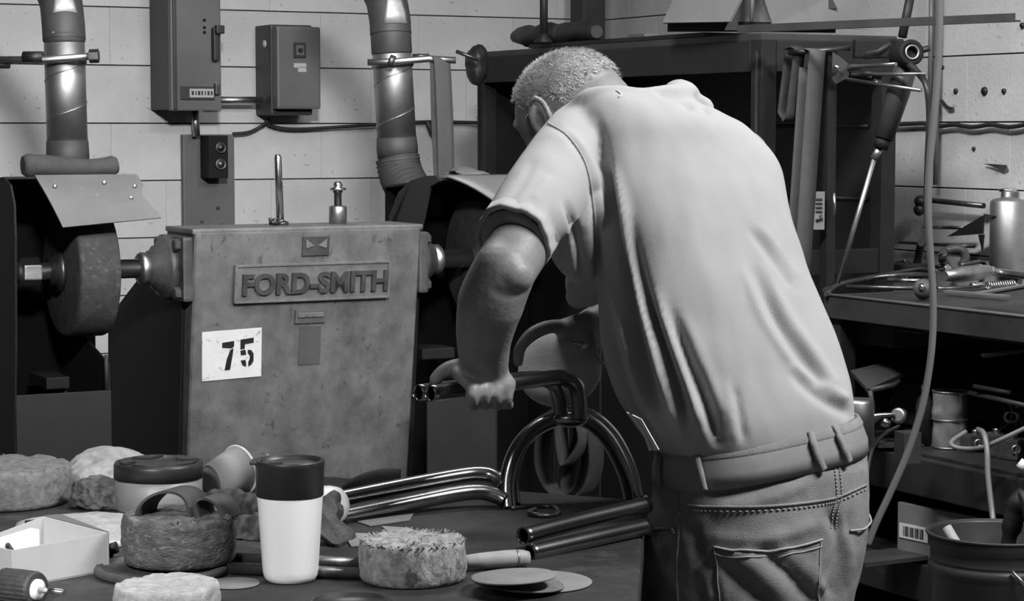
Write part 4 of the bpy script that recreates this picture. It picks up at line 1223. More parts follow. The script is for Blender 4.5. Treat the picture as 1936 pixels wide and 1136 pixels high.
strands = build('hair_strands', g, MT['hair'], cap, world=True, recalc=False); strands['kind'] = 'stuff'

# folded paper sticking out at his waist
a, b, c_, d_ = P(1185, 779, 3.345), P(1213, 792, 3.335), P(1246, 850, 3.325), P(1226, 852, 3.335)
rows = []
for i in range(9):
    s = i / 8; l = a.lerp(d_, s); r = b.lerp(c_, s)
    l = l + Vector((.006 * math.sin(s * 3), 0, 0))
    rows.append([l, l.lerp(r, .35) + Vector((0, .0, 0)), l.lerp(r, .45) + Vector((0, .005, 0)), l.lerp(r, .55) + Vector((0, .0, 0)), r])
g = G(); g.solid_sheet(rows, .002, False); tag(build('folded_paper', g, mat('white_paper', .75, .7, var=.05), None), 'folded pale paper sticking out at the front of the worker\'s waistband', 'paper')
# ------------------------------------------------------------------ work bench in the foreground
TB = 0.88
MT['benchtop'] = mat('worn_dark_bench_top', 0.026, 0.65, spec=.3, var=0.55, scale=7, bump=0.25, bscale=40, spots=0.6, sscale=6, sval=0.06, thr=0.58)
MT['benchleg'] = mat('bench_frame', 0.03, 0.6)
bn = thing('work_bench', 'long dark work bench in the foreground covered with polishing wheels', 'workbench', loc=(onz(500, 1136, 0).x, 3.2, 0))
pl = [onz(190, 868, TB), onz(1222, 945, TB), onz(1207, 1136, TB), onz(1198, 1330, TB), onz(-420, 1330, TB), onz(-300, 945, TB)]
g = G(); g.slab(pl, .055, Z); build('top', g, MT['benchtop'], bn, bevel=.012, seg=4, world=True)
ctr = sum(pl, Vector()) / 6
ins = [p.lerp(ctr, .10) - Z * .0555 for p in pl]
g = G(); g.slab(ins, .10, Z); build('apron', g, MT['benchleg'], bn, world=True)
for i in (0, 1, 3, 4):
    p = ins[i].lerp(ctr, .03); g = G(); g.box((p.x, p.y, (TB - .156) / 2), (.08, .08, TB - .156)); build('leg', g, MT['benchleg'], bn, bevel=.004, world=True)
def max_z(p, z): return Vector((p.x, p.y, max(p.z, z)))
def tb(px, py, z=TB): return onz(px, py, z)

# ---- felt and cloth wheels
MT['feltdark'] = mat('dark_used_felt', 0.065, 0.9, var=0.5, scale=60, bump=0.7, bscale=140, spots=0.6, sscale=50, sval=0.17, thr=0.55, stretch=(1, 1, 2.2))
MT['feltpale'] = mat('pale_felt', 0.26, 0.95, var=0.45, scale=80, bump=0.8, bscale=150, spots=0.75, sscale=45, sval=0.07, thr=0.53, stretch=(1, 1, .7))
MT['feltgrey'] = mat('grey_felt', 0.15, 0.95, var=0.4, scale=60, bump=0.6, bscale=120, spots=0.5, sscale=50, sval=0.07, thr=0.57)
MT['feltlight'] = mat('light_felt', 0.3, 0.95, var=0.3, scale=70, bump=0.6, bscale=110)
def wheel_lying(label, c, r, h, m, seed, rough=.004, frays=0, rot=0.0, name='buffing_wheel', bulge=.02, group=None):
    """a cloth wheel lying flat: rounded rim, uneven upper face"""
    n = 72; prof = []
    prof += [(0, 0), (r * .9, 0), (r * .97, h * .03)]
    for k in range(1, 9): s = k / 9; prof.append((r * (1 + bulge * math.sin(math.pi * s)) * (.985 + .015 * math.sin(3 * s)), h * (.03 + .94 * s)))
    prof += [(r * .97, h), (r * .93, h * 1.005), (r * .75, h * .995), (r * .5, h * 1.0), (r * .3, h * .985), (r * .12, h * .98), (0, h * .98)]
    rr_ = random.Random(seed)
    def jit(p, i, j):
        if p.x == 0 and p.y == 0: return Vector((0, 0, 0))
        q = p * 38 + Vector((seed * 3.1, 0, 0)); e = mnoise.noise(q) * rough + mnoise.noise(q * 2.7) * rough * .6
        f = Vector((p.x, p.y, 0)).normalized()
        if p.z > h * .95: return Vector((0, 0, e * 1.4 + mnoise.noise(q * 4) * rough * .7)) + f * e * .5
        if p.z < h * .04: return f * e * .3
        return f * e
    t = thing(name, label, 'buffing wheel', loc=c, group=group)
    g = G(); g.lathe(prof, Matrix.Translation(c) @ Matrix.Rotation(rot, 4, 'Z'), n, jit=jit); o = build('body', g, m, t, world=True)
    if frays:
        g = G()
        for k in range(frays):
            a = rr_.uniform(0, 2 * math.pi); rad = r * (rr_.uniform(.9, 1.0) if rr_.random() < .7 else math.sqrt(rr_.uniform(.02, .9)))
            p = Vector(c) + Vector((rad * math.cos(a), rad * math.sin(a), h * .99)); d = Vector((math.cos(a + rr_.gauss(0, .8)), math.sin(a + rr_.gauss(0, .8)), rr_.uniform(.05, .7))).normalized()
            L = rr_.uniform(.003, .008); sd = d.cross(Z).normalized() * rr_.uniform(.0008, .0022)
            o_ = len(g.v); g.v += [p - sd - Z * .001, p + sd - Z * .001, p + d * L + sd * .5, p + d * L * .9 - sd * .6]; g.f.append((o_, o_ + 1, o_ + 2, o_ + 3)); g.sm.append(False)
        f = build('frayed_edge', g, m, t, world=True, recalc=False); f['kind'] = 'stuff'
    return t
cD = tb(293, 1100); dsk = Vector((cD.x, 3.03, TB))
# dark disc with rim under the dark wheel
g = G(); Rk = S(128, 3.03)
g.lathe([(0, 0), (Rk * .96, 0), (Rk, .004), (Rk, .009), (Rk * .97, .013), (Rk * .90, .013), (Rk * .88, .010), (0, .010)], Matrix.Translation(dsk), 56)
tag(build('backing_disc', g, MT['castdark'], None), 'flat dark rimmed disc under the darkest buffing wheel', 'disc')
wheel_lying('thick dark used buffing wheel with curled strips on top, left of the tumbler', Vector((S(331 - 968, 3.05), 3.05, TB + .0135)), S(107, 3.05), .068, MT['feltdark'], 1, .003, 40)
wheel_lying('pale frayed felt buffing wheel standing right of the white tumbler', Vector((S(778 - 968, 2.99), 2.99, TB)), S(101, 2.99), .056, MT['feltpale'], 2, .0035, 260)
wheel_lying('wide grey buffing wheel at the far left edge of the bench', Vector((S(-2 - 968, 3.62), 3.62, TB)), S(127, 3.62), .064, MT['feltgrey'], 3, .003, 20, bulge=.01)
wheel_lying('light felt wheel cut off by the bottom edge in front of the dark wheel', Vector((S(307 - 968, 2.76), 2.76, TB)), S(100, 2.76), .042, MT['feltlight'], 4, .002, 0)

# ---- curled strips on the dark wheel
MT['strip'] = mat('brown_leather_strip', 0.03, 0.7, var=0.4, scale=16, bump=.2)
MT['stripin'] = mat('strip_inner_suede', 0.2, 0.9, var=0.3, scale=16)
def curl(label, pts, D0, w, th=.004, skew=0.0, m='strip'):
    path = smooth_path([Vector((a, b, 0)) for a, b in pts], 6); rows = []
    for i, p in enumerate(path):
        a = P(p.x, p.y, D0); rows.append([a + Vector((skew * k, w * k, -.0 * k)) for k in (0, .33, .66, 1)])
    g = G(); g.solid_sheet(rows, th); return tag(build('leather_strip', g, MT[m], None), label, 'strip')
curl('wide arched leather strip lying on the dark buffing wheel', [(256, 984), (260, 962), (278, 942), (305, 931), (334, 934), (350, 948), (356, 972), (354, 984)], 3.02, .05, .0035, skew=.02)
curl('small hooked leather strip lying on the dark buffing wheel', [(372, 984), (366, 962), (370, 948), (384, 943), (402, 950), (414, 966), (420, 984)], 3.015, .045, .0035, skew=.02)

# ---- tumbler
tc = Vector((S(544 - 968, 2.985), 2.985, TB)); tm = thing('tumbler', 'white travel tumbler with black lid standing on the bench', 'cup', loc=tc)
MT['ceramic'] = mat('white_ceramic', 0.78, 0.35, var=0.02, scale=8)
MT['lid'] = mat('black_lid', 0.02, 0.42, var=0.25, scale=6)
g = G(); g.lathe([(0, 0.0), (.031, 0), (.0345, .002), (.0372, .008), (.0385, .016), (.0452, .118), (.0453, .121), (0, .121)], Matrix.Translation(tc), 56); build('body', g, MT['ceramic'], tm, world=True)
g = G(); g.lathe([(.0452, .118), (.0463, .119), (.0472, .159), (.0478, .160), (.0482, .166), (.0470, .1685), (.0440, .168), (.0425, .163), (.041, .1615), (0, .1615)], Matrix.Translation(tc), 56); ld = build('lid', g, MT['lid'], tm, world=True)
g = G(); g.box(tc + Vector((-.046, -.006, .1655)), (.014, .03, .005)); build('sip_lip', g, MT['lid'], ld, bevel=.002, world=True)
g = G(); g.lathe([(.030, .1615), (.030, .1645), (.026, .1655), (0, .1655)], Matrix.Translation(tc + Vector((.004, .0, 0))) @ Matrix.Diagonal((1, .6, 1, 1)), 32); build('slider', g, MT['lid'], ld, world=True)
g = G(); g.box(tc + Vector((-.018, -.014, .1652)), (.018, .008, .003)); build('slot', g, MT['black'], ld, world=True, bevel=.001)

# ---- round tin with dark lid
c = Vector((S(294 - 968, 3.56), 3.56, TB)); r = S(85, 3.56)
tn = thing('round_tin', 'round pale tin with dark ridged lid behind the dark buffing wheel', 'tin', loc=c)
MT['tinpale'] = mat('pale_tin', 0.2, 0.45, var=0.08, scale=9, spots=.6, sscale=14, sval=.15, thr=.72)
MT['tinlid'] = mat('dark_tin_lid', 0.022, 0.4, var=0.3, scale=12, spots=.5, sscale=16, sval=.2, thr=.66)
g = G(); g.lathe([(0, 0), (r * .95, 0), (r * .97, .003), (r * .97, .062), (0, .062)], Matrix.Translation(c), 56); build('body', g, MT['tinpale'], tn, world=True)
g = G(); g.lathe([(r * .97, .052), (r, .052), (r, .074), (r * .97, .078), (r * .93, .078), (r * .9, .075), (0, .075)], Matrix.Translation(c), 56); ld = build('lid', g, MT['tinlid'], tn, world=True)
for k in range(5):
    a0 = k * 2 * math.pi / 5 + .35; ps = [(r * .86 * math.cos(a0 + t * .9), r * .86 * math.sin(a0 + t * .9)) for t in [i / 6 for i in range(7)]] + [(r * .5 * math.cos(a0 + .45), r * .5 * math.sin(a0 + .45))]
    g = G(); g.prism(ps, .0062, Matrix.Translation(c + Vector((0, 0, .074)))); build('raised_pad', g, MT['tinlid'], ld, bevel=.0015, world=True)

# ---- paper cup lying tilted behind
a = P(396, 909, 3.66); b = P(452, 888, 3.71); ax = (b - a).normalized(); M = axisM(a, ax); L = S(78, 3.68)
pc = thing('paper_cup', 'pale paper cup tipped over behind the round tin', 'cup', loc=a)
MT['papercup'] = mat('paper_cup', 0.3, 0.6, var=0.1, scale=9)
MT['cupprint'] = mat('paper_cup_print', 0.24, 0.6, var=0.15)
g = G(); g.lathe([(0, .004), (.026, .004), (.0275, 0), (.0415, L), (.0405, L), (.0265, .006)], M, 40); build('wall', g, MT['papercup'], pc, world=True)
g = G(); pts = [M @ Vector((.0415 * math.cos(t), .0415 * math.sin(t), L)) for t in [2 * math.pi * k / 40 for k in range(41)]]; g.tube(pts, .0024, 8, cap=False); build('rim', g, MT['ceramic'], pc, world=True)
for zz, hh in ((.25, .06), (.55, .04)):
    g = G(); g.lathe([(.0275 + .014 * zz + .0006, L * zz), (.0275 + .014 * (zz + hh) + .0006, L * (zz + hh))], M, 30, a0=-2.4, a1=-.6); build('printed_band', g, MT['cupprint'], pc, world=True, recalc=False)

# ---- crumpled things
def crumple(name, label, cat, c, rad, m, seed, amp=.25, freq=30, sub=5, squash=None):
    bm = bmesh.new(); bmesh.ops.create_icosphere(bm, subdivisions=sub, radius=1)
    for v in bm.verts:
        p = v.co.copy(); q = Vector((p.x * rad[0], p.y * rad[1], p.z * rad[2]))
        e = mnoise.ridged_multi_fractal(q * freq + Vector((seed * 7, 0, 0)), 1.0, 2.1, 3, 1.0, 2.0) * amp * .35 + mnoise.noise(q * freq * .5 + Vector((0, seed * 5, 0))) * amp
        q = q * (1 + e - amp * .3); v.co = Vector(c) + q
        if v.co.z < TB + .0015: v.co.z = TB + .0015
    g = G(); bm.verts.ensure_lookup_table(); g.add([v.co.copy() for v in bm.verts], [tuple(x.index for x in f.verts) for f in bm.faces], True); bm.free()
    return tag(build(name, g, MT[m], None), label, cat)
MT['ragpale'] = mat('pale_rag', 0.30, 0.9, var=0.35, scale=45, bump=.4, bscale=120)
MT['wool'] = mat('steel_wool', 0.10, 0.7, .3, var=0.7, scale=70, bump=.8, bscale=160)
MT['leather'] = mat('dark_leather', 0.032, 0.65, var=0.5, scale=20, bump=.4, bscale=90)
crumple('rag', 'pale crumpled rag between the grey wheel and the round tin', 'rag', Vector((S(192 - 968, 3.78), 3.78, TB + .022)), (.075, .10, .042), 'ragpale', 1, .3, 22)
crumple('rag', 'flat pale rag spread left of the dark buffing wheel', 'rag', Vector((S(170 - 968, 3.34), 3.34, TB + .004)), (.13, .14, .012), 'ragpale', 8, .25, 18)
crumple('steel_wool', 'dark scrunched wad of steel wool in front of the pale crumpled rag', 'steel wool', Vector((S(182 - 968, 3.58), 3.58, TB + .018)), (.048, .05, .030), 'wool', 2, .35, 60)
crumple('plastic_wrap', 'small crumpled bit of clear film behind the tumbler', 'wrapper', P(505, 878, 3.75), (.020, .015, .016), 'papercup', 3, .6, 70, 4)
# leather glove: palm and fingers in one soft mesh, partly behind the tumbler
g = G()
limb(g, [P(640, 1020, 3.28), P(600, 1010, 3.30), P(545, 992, 3.33)], [.026, .036, .040], n=18)
limb(g, [P(545, 985, 3.34), P(480, 962, 3.40), P(430, 950, 3.44), P(392, 950, 3.47)], [.030, .024, .021, .016], n=16)
limb(g, [P(540, 1005, 3.30), P(475, 1000, 3.33), P(440, 1008, 3.35)], [.03, .022, .018], n=16)
limb(g, [P(545, 1020, 3.28), P(480, 1030, 3.29), P(445, 1038, 3.30)], [.026, .019, .016], n=16)
limb(g, [P(600, 1000, 3.30), P(622, 965, 3.33), P(628, 948, 3.35)], [.03, .022, .014], n=16)
me = remesh_np(g, .004, 3); co, no = mesh_np(me)
nz = np.array([mnoise.noise(Vector(p) * 55) * .007 + mnoise.noise(Vector(p) * 120) * .003 for p in co]); co += no * nz[:, None]; co[:, 2] = np.maximum(co[:, 2], TB + .001)
me.vertices.foreach_set('co', co.ravel()); me.update()
gl = thing('leather_glove', 'crumpled dark leather work glove lying behind the white tumbler', 'glove', loc=P(560, 1030, 3.3))
link_mesh('hand', me, MT['leather'], gl)
g = G(); rows = []
for i in range(9):
    s = i / 8; rows.append([max_z(P(606 + 54 * s - 10 * k, 966 + 76 * s + 14 * k * (1 - s), 3.27 - .02 * k + .01 * math.sin(5 * s)), TB + .003) for k in (0, .5, 1, 1.5, 2)])
g.solid_sheet(rows, .004); build('cuff', g, MT['leather'], gl, world=True)

# ---- white foam pad leaning behind the tumbler
c = P(622, 956, 3.42); M = axisM(c, Vector((.72, -.68, .12)))
fp = thing('foam_pad', 'round white foam polishing pad on edge right behind the tumbler', 'pad', loc=c)
g = G(); rp = S(38, 3.42); g.lathe([(0, -.03), (rp * .9, -.03), (rp, -.022), (rp * 1.02, 0), (rp * .96, .014), (rp * .8, .021), (rp * .5, .025), (0, .026)], M, 40); build('pad', g, MT['ceramic'], fp, world=True)
g = G(); g.lathe([(0, -.036), (rp * .8, -.036), (rp * .8, -.03), (0, -.03)], M, 32); build('backing', g, MT['lid'], fp, world=True)
# dark curved guard scrap behind the tubes
rows = []
for i in range(12):
    s = i / 11; x = 648 + 110 * s; yt = 918 - 33 * math.sin(s * 1.75) ** .8 * 1.02
    rows.append([P(x, yt + (930 - yt) * k, 3.66 + .02 * k) for k in (0, .33, .66, 1)])
g = G(); g.solid_sheet(rows, .004); gs = tag(build('curved_guard', g, MT['darkpaint'], None), 'dark curved sheet guard lying behind the shiny tubes', 'guard')

# ---- pale card box, open
bx = [tb(24, 1113), tb(207, 1080), None, None]
ex = (bx[1] - bx[0]); dy = Vector((-ex.y, ex.x, 0)).normalized() * .115
bx[2] = bx[1] + dy + ex * -.18; bx[3] = bx[0] + dy + ex * .10
hb = .052
cb = thing('card_box', 'open pale card box with white card inside, at the left of the bench', 'box', loc=bx[0])
def wallp(a, b, h0, h1, nm='wall', th=.0022, zb=TB + .0005, m='cardboard'):
    n = (b - a).cross(Z).normalized(); g = G()
    q = [a + Z * 0, b + Z * 0, b + Z * h1, a + Z * h0]
    g.slab([Vector((p.x, p.y, p.z + .0005)) for p in q], th, n); return build(nm, g, MT[m], cb, world=True)
wallp(bx[0], bx[1], hb, hb * 1.04); wallp(bx[1], bx[2], hb * 1.04, hb * 1.3); wallp(bx[2], bx[3], hb * 1.3, hb * .9); wallp(bx[3], bx[0], hb * .9, hb)
g = G(); g.slab([bx[0] + Z * .003, bx[1] + Z * .003, bx[2] + Z * .003, bx[3] + Z * .003], .002, Z); build('bottom', g, MT['cardboard'], cb, world=True)
# raised triangular end flap
f0, f1 = bx[1] + Z * hb * 1.04, bx[2] + Z * hb * 1.3
ap = P(115, 974, 3.13)
g = G(); g.slab([f0, f1, ap], .002, (f1 - f0).cross(ap - f0)); build('end_flap', g, MT['carddark'], cb, world=True)
mid = bx[0].lerp(bx[3], .45); mid2 = bx[1].lerp(bx[2], .45)
a, b = mid.lerp(mid2, .08), mid.lerp(mid2, .52)
g = G(); n = (b - a).cross(Z).normalized(); g.slab([a + Z * .006, b + Z * .006, b + Z * (hb + .012), a + Z * (hb + .004)], .02, n)
tag(build('white_card', g, MT['ceramic'], None), 'wad of white card standing inside the open card box', 'card')
g = G(); a = P(48, 988, 3.2); g.tube([P(48, 989, 3.14), P(74, 986, 3.14)], .004, 8)
tag(build('pen_cap', g, MT['rubber'], None), 'little black pen stub lying beyond the card box', 'pen')
g = G(); g.tube([P(203, 1040, 3.12), P(222, 1034, 3.12)], .0085, 12); bl = thing('plug', 'black plug end poking out between card box and dark wheel', 'plug', loc=P(203, 1050, 3.12)); build('plug_body', g, MT['rubber'], bl, world=True)
g = G(); g.tube(smooth_path([P(210, 1042, 3.12), P(208, 1056, 3.11), P(214, 1072, 3.10), P(222, 1080, 3.12)], 5), .005, 8); build('cord', g, MT['rubber'], bl, world=True)
# cable loop at the left edge
g = G(); g.tube(smooth_path([P(-10, 1075, 3.0), P(8, 1070, 2.98), P(20, 1058, 2.96), P(22, 1044, 2.96), P(16, 1034, 2.97), P(14, 1030, 3.0), P(20, 1062, 2.95), P(24, 1082, 2.93)], 6), .004, 8)
tag(build('cable', g, MT['rubber'], None), 'dark thin cable lying by the left corner of the card box', 'cable')
# small mounted drum at the lower left
c = P(40, 1111, 2.84); ax = Vector((.86, -.5, .02)).normalized(); M = axisM(c, ax)
dr = thing('flap_drum', 'small dark flap drum with white face and steel shank, lower left corner', 'flap wheel', loc=c)
rd = S(33, 2.9)
g = G(); g.lathe([(0, -.034), (rd * .9, -.034), (rd, -.03), (rd * 1.02, 0), (rd, .024), (rd * .93, .028), (rd * .66, .028), (rd * .62, .024), (0, .024)], M, 48,
    jit=lambda p, i, j: Vector((p.x, p.y, 0)) * (.035 * (j % 2)) if abs(p.z) < .03 and Vector((p.x, p.y)).length > rd * .95 else Vector((0, 0, 0)), smooth=False); build('flaps', g, MT['leather'], dr, world=True)
g = G(); g.lathe([(0, .024), (rd * .62, .024), (rd * .6, .03), (.008, .032), (0, .032)], M, 32); build('face', g, MT['ceramic'], dr, world=True)
g = G(); g.tube([M @ Vector((0, 0, .03)), M @ Vector((0, 0, .075))], .0042, 12); build('shank', g, MT['steel'], dr, world=True)

# ---- steel bars, wooden handle, discs
def bar(label, a, b, r, m, name='steel_bar', n=16):
    g = G(); g.tube([a, b], r, n); return tag(build(name, g, MT[m], None), label, 'bar')
bar('upper bright steel bar lying behind the tumbler', onz(437, 1056, TB + .011), onz(682, 1067, TB + .011), .0105, 'darksteel')
bar('middle steel bar lying behind the tumbler', onz(437, 1074, TB + .009), onz(682, 1084, TB + .009), .0085, 'darksteel')
a = onz(872, 1062, TB + .0132); b = onz(1000, 1054, TB + .0132)
MT['wood'] = mat('pale_wood', 0.33, 0.6, var=0.2, scale=14, stretch=(1, 6, 6))
hd = thing('wooden_handle', 'pale wooden tool grip lying beside the frayed felt wheel', 'tool handle', loc=a)
g = G(); pth = [a.lerp(b, k / 10) for k in range(11)]; g.tube(pth, [.008, .0095, .0105, .0112, .0118, .012, .0125, .0128, .0128, .0122, .009], 18); build('grip', g, MT['wood'], hd, world=True)
g = G(); g.tube([a.lerp(b, .80), a.lerp(b, .83)], .0131, 18); build('ferrule', g, MT['steeldull'], hd, world=True)
MT['discpale'] = mat('pale_abrasive_disc', 0.2, 0.7, var=0.12, scale=20)
MT['discmid'] = mat('grey_abrasive_disc', 0.13, 0.7, var=0.15, scale=20)
def thin_disc(label, px, py, rpx, z, th, m, tiltx=0.0, tilty=0.0, warp=0.0):
    c = onz(px, py, z); r = rpx * c.y / FPX
    M = Matrix.Translation(c) @ Matrix.Rotation(tiltx, 4, 'X') @ Matrix.Rotation(tilty, 4, 'Y')
    g = G(); g.lathe([(0, 0), (r * .98, 0), (r, th * .3), (r, th * .7), (r * .98, th), (r * .3, th), (r * .16, th), (0, th)], M, 56, jit=lambda p, i, j: Vector((0, 0, warp * (p.x / r) ** 2)))
    return tag(build('abrasive_disc', g, MT[m], None), label, 'disc')
thin_disc('largest pale abrasive disc, flat on the bench under two others', 1018, 1101, 103, TB + .0005, .0025, 'discpale')
thin_disc('middle abrasive disc of the stack by the wooden handle', 978, 1102, 90, TB + .010, .003, 'discmid', .0, .09)
thin_disc('topmost tilted abrasive disc of the stack by the wooden handle', 972, 1092, 82, TB + .021, .003, 'discpale', -.02, -.05)
thin_disc('thin dark disc lying by the foot of the dark buffing wheel', 440, 1104, 52, TB + .0006, .0022, 'discmid')
# dark lid at the bottom edge
c = onz(664, 1152, TB); g = G(); r = S(80, c.y)
g.lathe([(0, 0), (r * .97, 0), (r, .003), (r, .010), (r * .96, .013), (r * .90, .013), (r * .88, .008), (0, .008)], Matrix.Translation(c), 48)
tag(build('dark_lid', g, MT['lid'], None), 'dark round lid cut off by the bottom edge of the picture', 'tray')
# scraps on the bench
def scrap(label, pts, z, m, th=.002, name='sheet_scrap'):
    q = [onz(a, b, z) for a, b in pts]; g = G(); g.slab(q, th, Z); return tag(build(name, g, MT[m], None), label, 'scrap')
scrap('pale flat scrap under the lower shiny tube', [(676, 985), (740, 975), (782, 970), (775, 982), (700, 993)], TB + .003, 'discmid')
scrap('small torn pale scrap beyond the frayed felt wheel', [(722, 994), (772, 997), (756, 1008), (735, 1006)], TB + .003, 'discpale')
scrap('pale card scrap between the glove and the frayed felt wheel', [(648, 1006), (700, 1008), (712, 1028), (664, 1032)], TB + .003, 'discpale')

# ---- the bent tube frame he is holding
MT['chrome'] = mat('polished_tube', 0.33, 0.24, 1.0, var=0.12, scale=30)
tf = thing('tube_frame', 'polished bent double-tube frame with an arched hoop standing on the bench', 'tube frame', loc=P(1075, 965, 3.6))
RT = .0130
def pipe_part(nm, pts, sub=8, r=RT):
    g = G(); g.pipe(smooth_path(pts, sub), r, .0018, 24); return build(nm, g, MT['chrome'], tf, world=True, recalc=False)
pipe_part('top_tube', [P(812, 744, 3.36), P(930, 729, 3.455), P(1035, 715, 3.545), P(1066, 715, 3.565), P(1086, 726, 3.575), P(1094, 748, 3.585), P(1097, 788, 3.60)])
pipe_part('top_tube', [P(789, 742.5, 3.385), P(905, 728, 3.48), P(1000, 716, 3.565), P(1030, 717, 3.585), P(1048, 728, 3.59), P(1056, 750, 3.60), P(1060, 788, 3.615)])
hoopc = [(961, 962), (958, 925), (962, 890), (977, 850), (1003, 818), (1038, 797), (1078, 789), (1114, 799), (1146, 828), (1170, 868), (1186, 908), (1194, 945)]
n_ = len(hoopc)
pipe_part('hoop', [P(a, b, 3.565 + .125 * i / (n_ - 1)) for i, (a, b) in enumerate(hoopc)])
pipe_part('hoop', [P(a + 9, b - 7, 3.592 + .125 * i / (n_ - 1)) for i, (a, b) in enumerate(hoopc)])
pipe_part('left_tube', [P(636, 944, 3.485), P(760, 919, 3.54), P(870, 899, 3.585), P(915, 896, 3.595), P(938, 904, 3.59), P(952, 918, 3.58)])
pipe_part('left_tube', [P(640, 979, 3.425), P(760, 954, 3.50), P(860, 934, 3.55), P(910, 930, 3.565), P(940, 938, 3.565), P(954, 946, 3.562)])
pipe_part('right_tube', [P(988, 1013, 3.17), P(1100, 984, 3.27), P(1223, 955, 3.375)])
pipe_part('right_tube', [P(1000, 1046, 3.135), P(1110, 1021, 3.22), P(1223, 995, 3.32)])
g = G(); g.ball(P(1079, 792, 3.606), (.03, .016, .014), n=24, m=14); build('weld_boss', g, MT['chrome'], tf, world=True)
g = G(); g.tube(smooth_path([P(1192, 935, 3.69), P(1205, 946, 3.68), P(1222, 944, 3.67)], 6), .008, 12); build('end_lug', g, MT['chrome'], tf, world=True)

# ---- the polishing pad in his far hand
MT['padm'] = mat('suede_pad', 0.58, 0.85, var=0.12, scale=14, bump=.25)
c = P(1058, 697, 3.655); pn = Vector((-.14, -.80, .58)).normalized(); M = axisM(c, pn, (0, 0, 1)); r = S(80, 3.655)
pp_ = thing('polishing_pad', 'round suede polishing pad held behind the tubes in the far hand', 'pad', loc=c)
g = G(); g.lathe([(0, -.008), (r * .97, -.008), (r, -.005), (r * 1.0, .001), (r * .97, .003), (r * .6, .002), (0, .002)], M, 56, jit=lambda p, i, j: Vector((0, 0, -.22 * (p.x * p.x) + .02 * math.sin(math.atan2(p.y, p.x) * 3) * Vector((p.x, p.y)).length)))
build('disc', g, MT['padm'], pp_, world=True)
g = G(); pts = [P(1084, 652, 3.640), P(1100, 654, 3.636), P(1118, 660, 3.636), P(1132, 680, 3.64), P(1143, 690, 3.64)]
g.tube(smooth_path(pts, 5), .0028, 8); build('edge_cord', g, MT['ragpale'], pp_, world=True)
g = G(); g.ball(P(1143, 690, 3.64), .0055, n=10, m=8); build('cord_knot', g, MT['ragpale'], pp_, world=True)

# ---- belts hanging on a stand behind the bench
st = thing('belt_stand', 'dark floor stand with a peg behind the arched hoop', 'stand', loc=(P(1062, 780, 4.45).x, 4.45, 0))
pt = P(1062, 772, 4.45)
g = G(); g.tube([Vector((pt.x, 4.47, .02)), Vector((pt.x, 4.47, pt.z + .02))], .016, 14); build('post', g, MT['blackpaint'], st, world=True)
g = G(); g.tube([Vector((pt.x, 4.48, pt.z)), Vector((pt.x, 4.33, pt.z + .01))], .009, 12); build('peg', g, MT['darksteel'], st, world=True)
g = G(); g.lathe([(.16, 0), (.16, .015), (.03, .03), (0, .03)], Matrix.Translation((pt.x, 4.47, 0)), 32); build('base', g, MT['blackpaint'], st, world=True)
MT['beltd'] = mat('dark_belt', 0.02, 0.8, var=0.4, scale=22)
MT['beltm2'] = mat('grey_belt', 0.035, 0.8, var=0.4, scale=14)
def hang(label, pts, D, w, m):
    path = smooth_path([Vector((a, b, 0)) for a, b in pts], 6)
    rows = []
    for p in path:
        a = P(p.x, p.y, D); rows.append([a, a + Vector((.3 * w, .33 * w, 0)), a + Vector((.6 * w, .66 * w, 0)), a + Vector((.9 * w, w, 0))])
    g = G(); g.solid_sheet(rows, .003); return tag(build('sanding_belt', g, MT[m], None), label, 'sanding belt')
hang('wide dark sanding belt hanging in a long loop inside the hoop', [(1062, 768), (1030, 785), (1012, 830), (1010, 880), (1024, 918), (1046, 940), (1072, 944), (1098, 926), (1112, 880), (1108, 820), (1090, 785), (1064, 768)], 4.36, .035, 'beltd')
hang('twisted grey sanding belt hanging inside the hoop', [(1062, 770), (1048, 800), (1050, 850), (1060, 880), (1090, 840), (1085, 800), (1066, 770)], 4.34, .03, 'beltm2')
hang('narrow grey sanding belt folded at the bottom of the hoop view', [(1064, 772), (1085, 815), (1070, 870), (1058, 920), (1072, 932), (1094, 900), (1100, 840), (1080, 790), (1066, 772)], 4.39, .03, 'beltm2')
# plate with a slot hanging at the hood, curled strip on the bench
p = P(982, 924, 4.0)
g = G(); g.tube(smooth_path([P(966, 962, 3.54), P(1010, 957, 3.57), P(1045, 958, 3.57), P(1056, 966, 3.52), P(1046, 974, 3.48), P(1020, 974, 3.47), P(1000, 968, 3.49), P(1012, 962, 3.52)], 6), .004, 8)
tag(build('wire_loop', g, MT['darksteel'], None), 'dark loop of stiff wire lying inside the hoop on the bench', 'wire')
# ------------------------------------------------------------------ dark open cabinet in the corner
CN = P(1440, 62, 6.0); cr = room(CN)
XC, YC, ZC = cr.x, cr.y, cr.z
XW = KR.x                                 # right wall face (room x)
LEN = room(hit(902, 100, CN, U)).y - YC; DEP = room(hit(1694, 245, CN, V)).x - XC
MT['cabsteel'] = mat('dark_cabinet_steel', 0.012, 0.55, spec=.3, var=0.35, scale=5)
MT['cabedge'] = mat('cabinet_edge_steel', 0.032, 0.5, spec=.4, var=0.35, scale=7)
CM = Matrix.Translation(Wd(XC, YC, 0)) @ ROOM      # local x = into the cabinet, local y = along its length
cab = thing('steel_cabinet', 'tall open dark steel cabinet in the room corner behind the worker', 'cabinet', M=CM)
pw = .05
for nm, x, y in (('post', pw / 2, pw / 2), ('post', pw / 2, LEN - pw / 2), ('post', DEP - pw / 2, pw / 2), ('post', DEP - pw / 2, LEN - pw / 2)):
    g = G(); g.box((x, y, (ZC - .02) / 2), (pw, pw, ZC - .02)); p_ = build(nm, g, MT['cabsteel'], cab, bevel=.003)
g = G(); g.box((-.0025, .02, ZC / 2), (.005, .006, ZC - .1)); build('edge_strip', g, MT['cabedge'], cab)
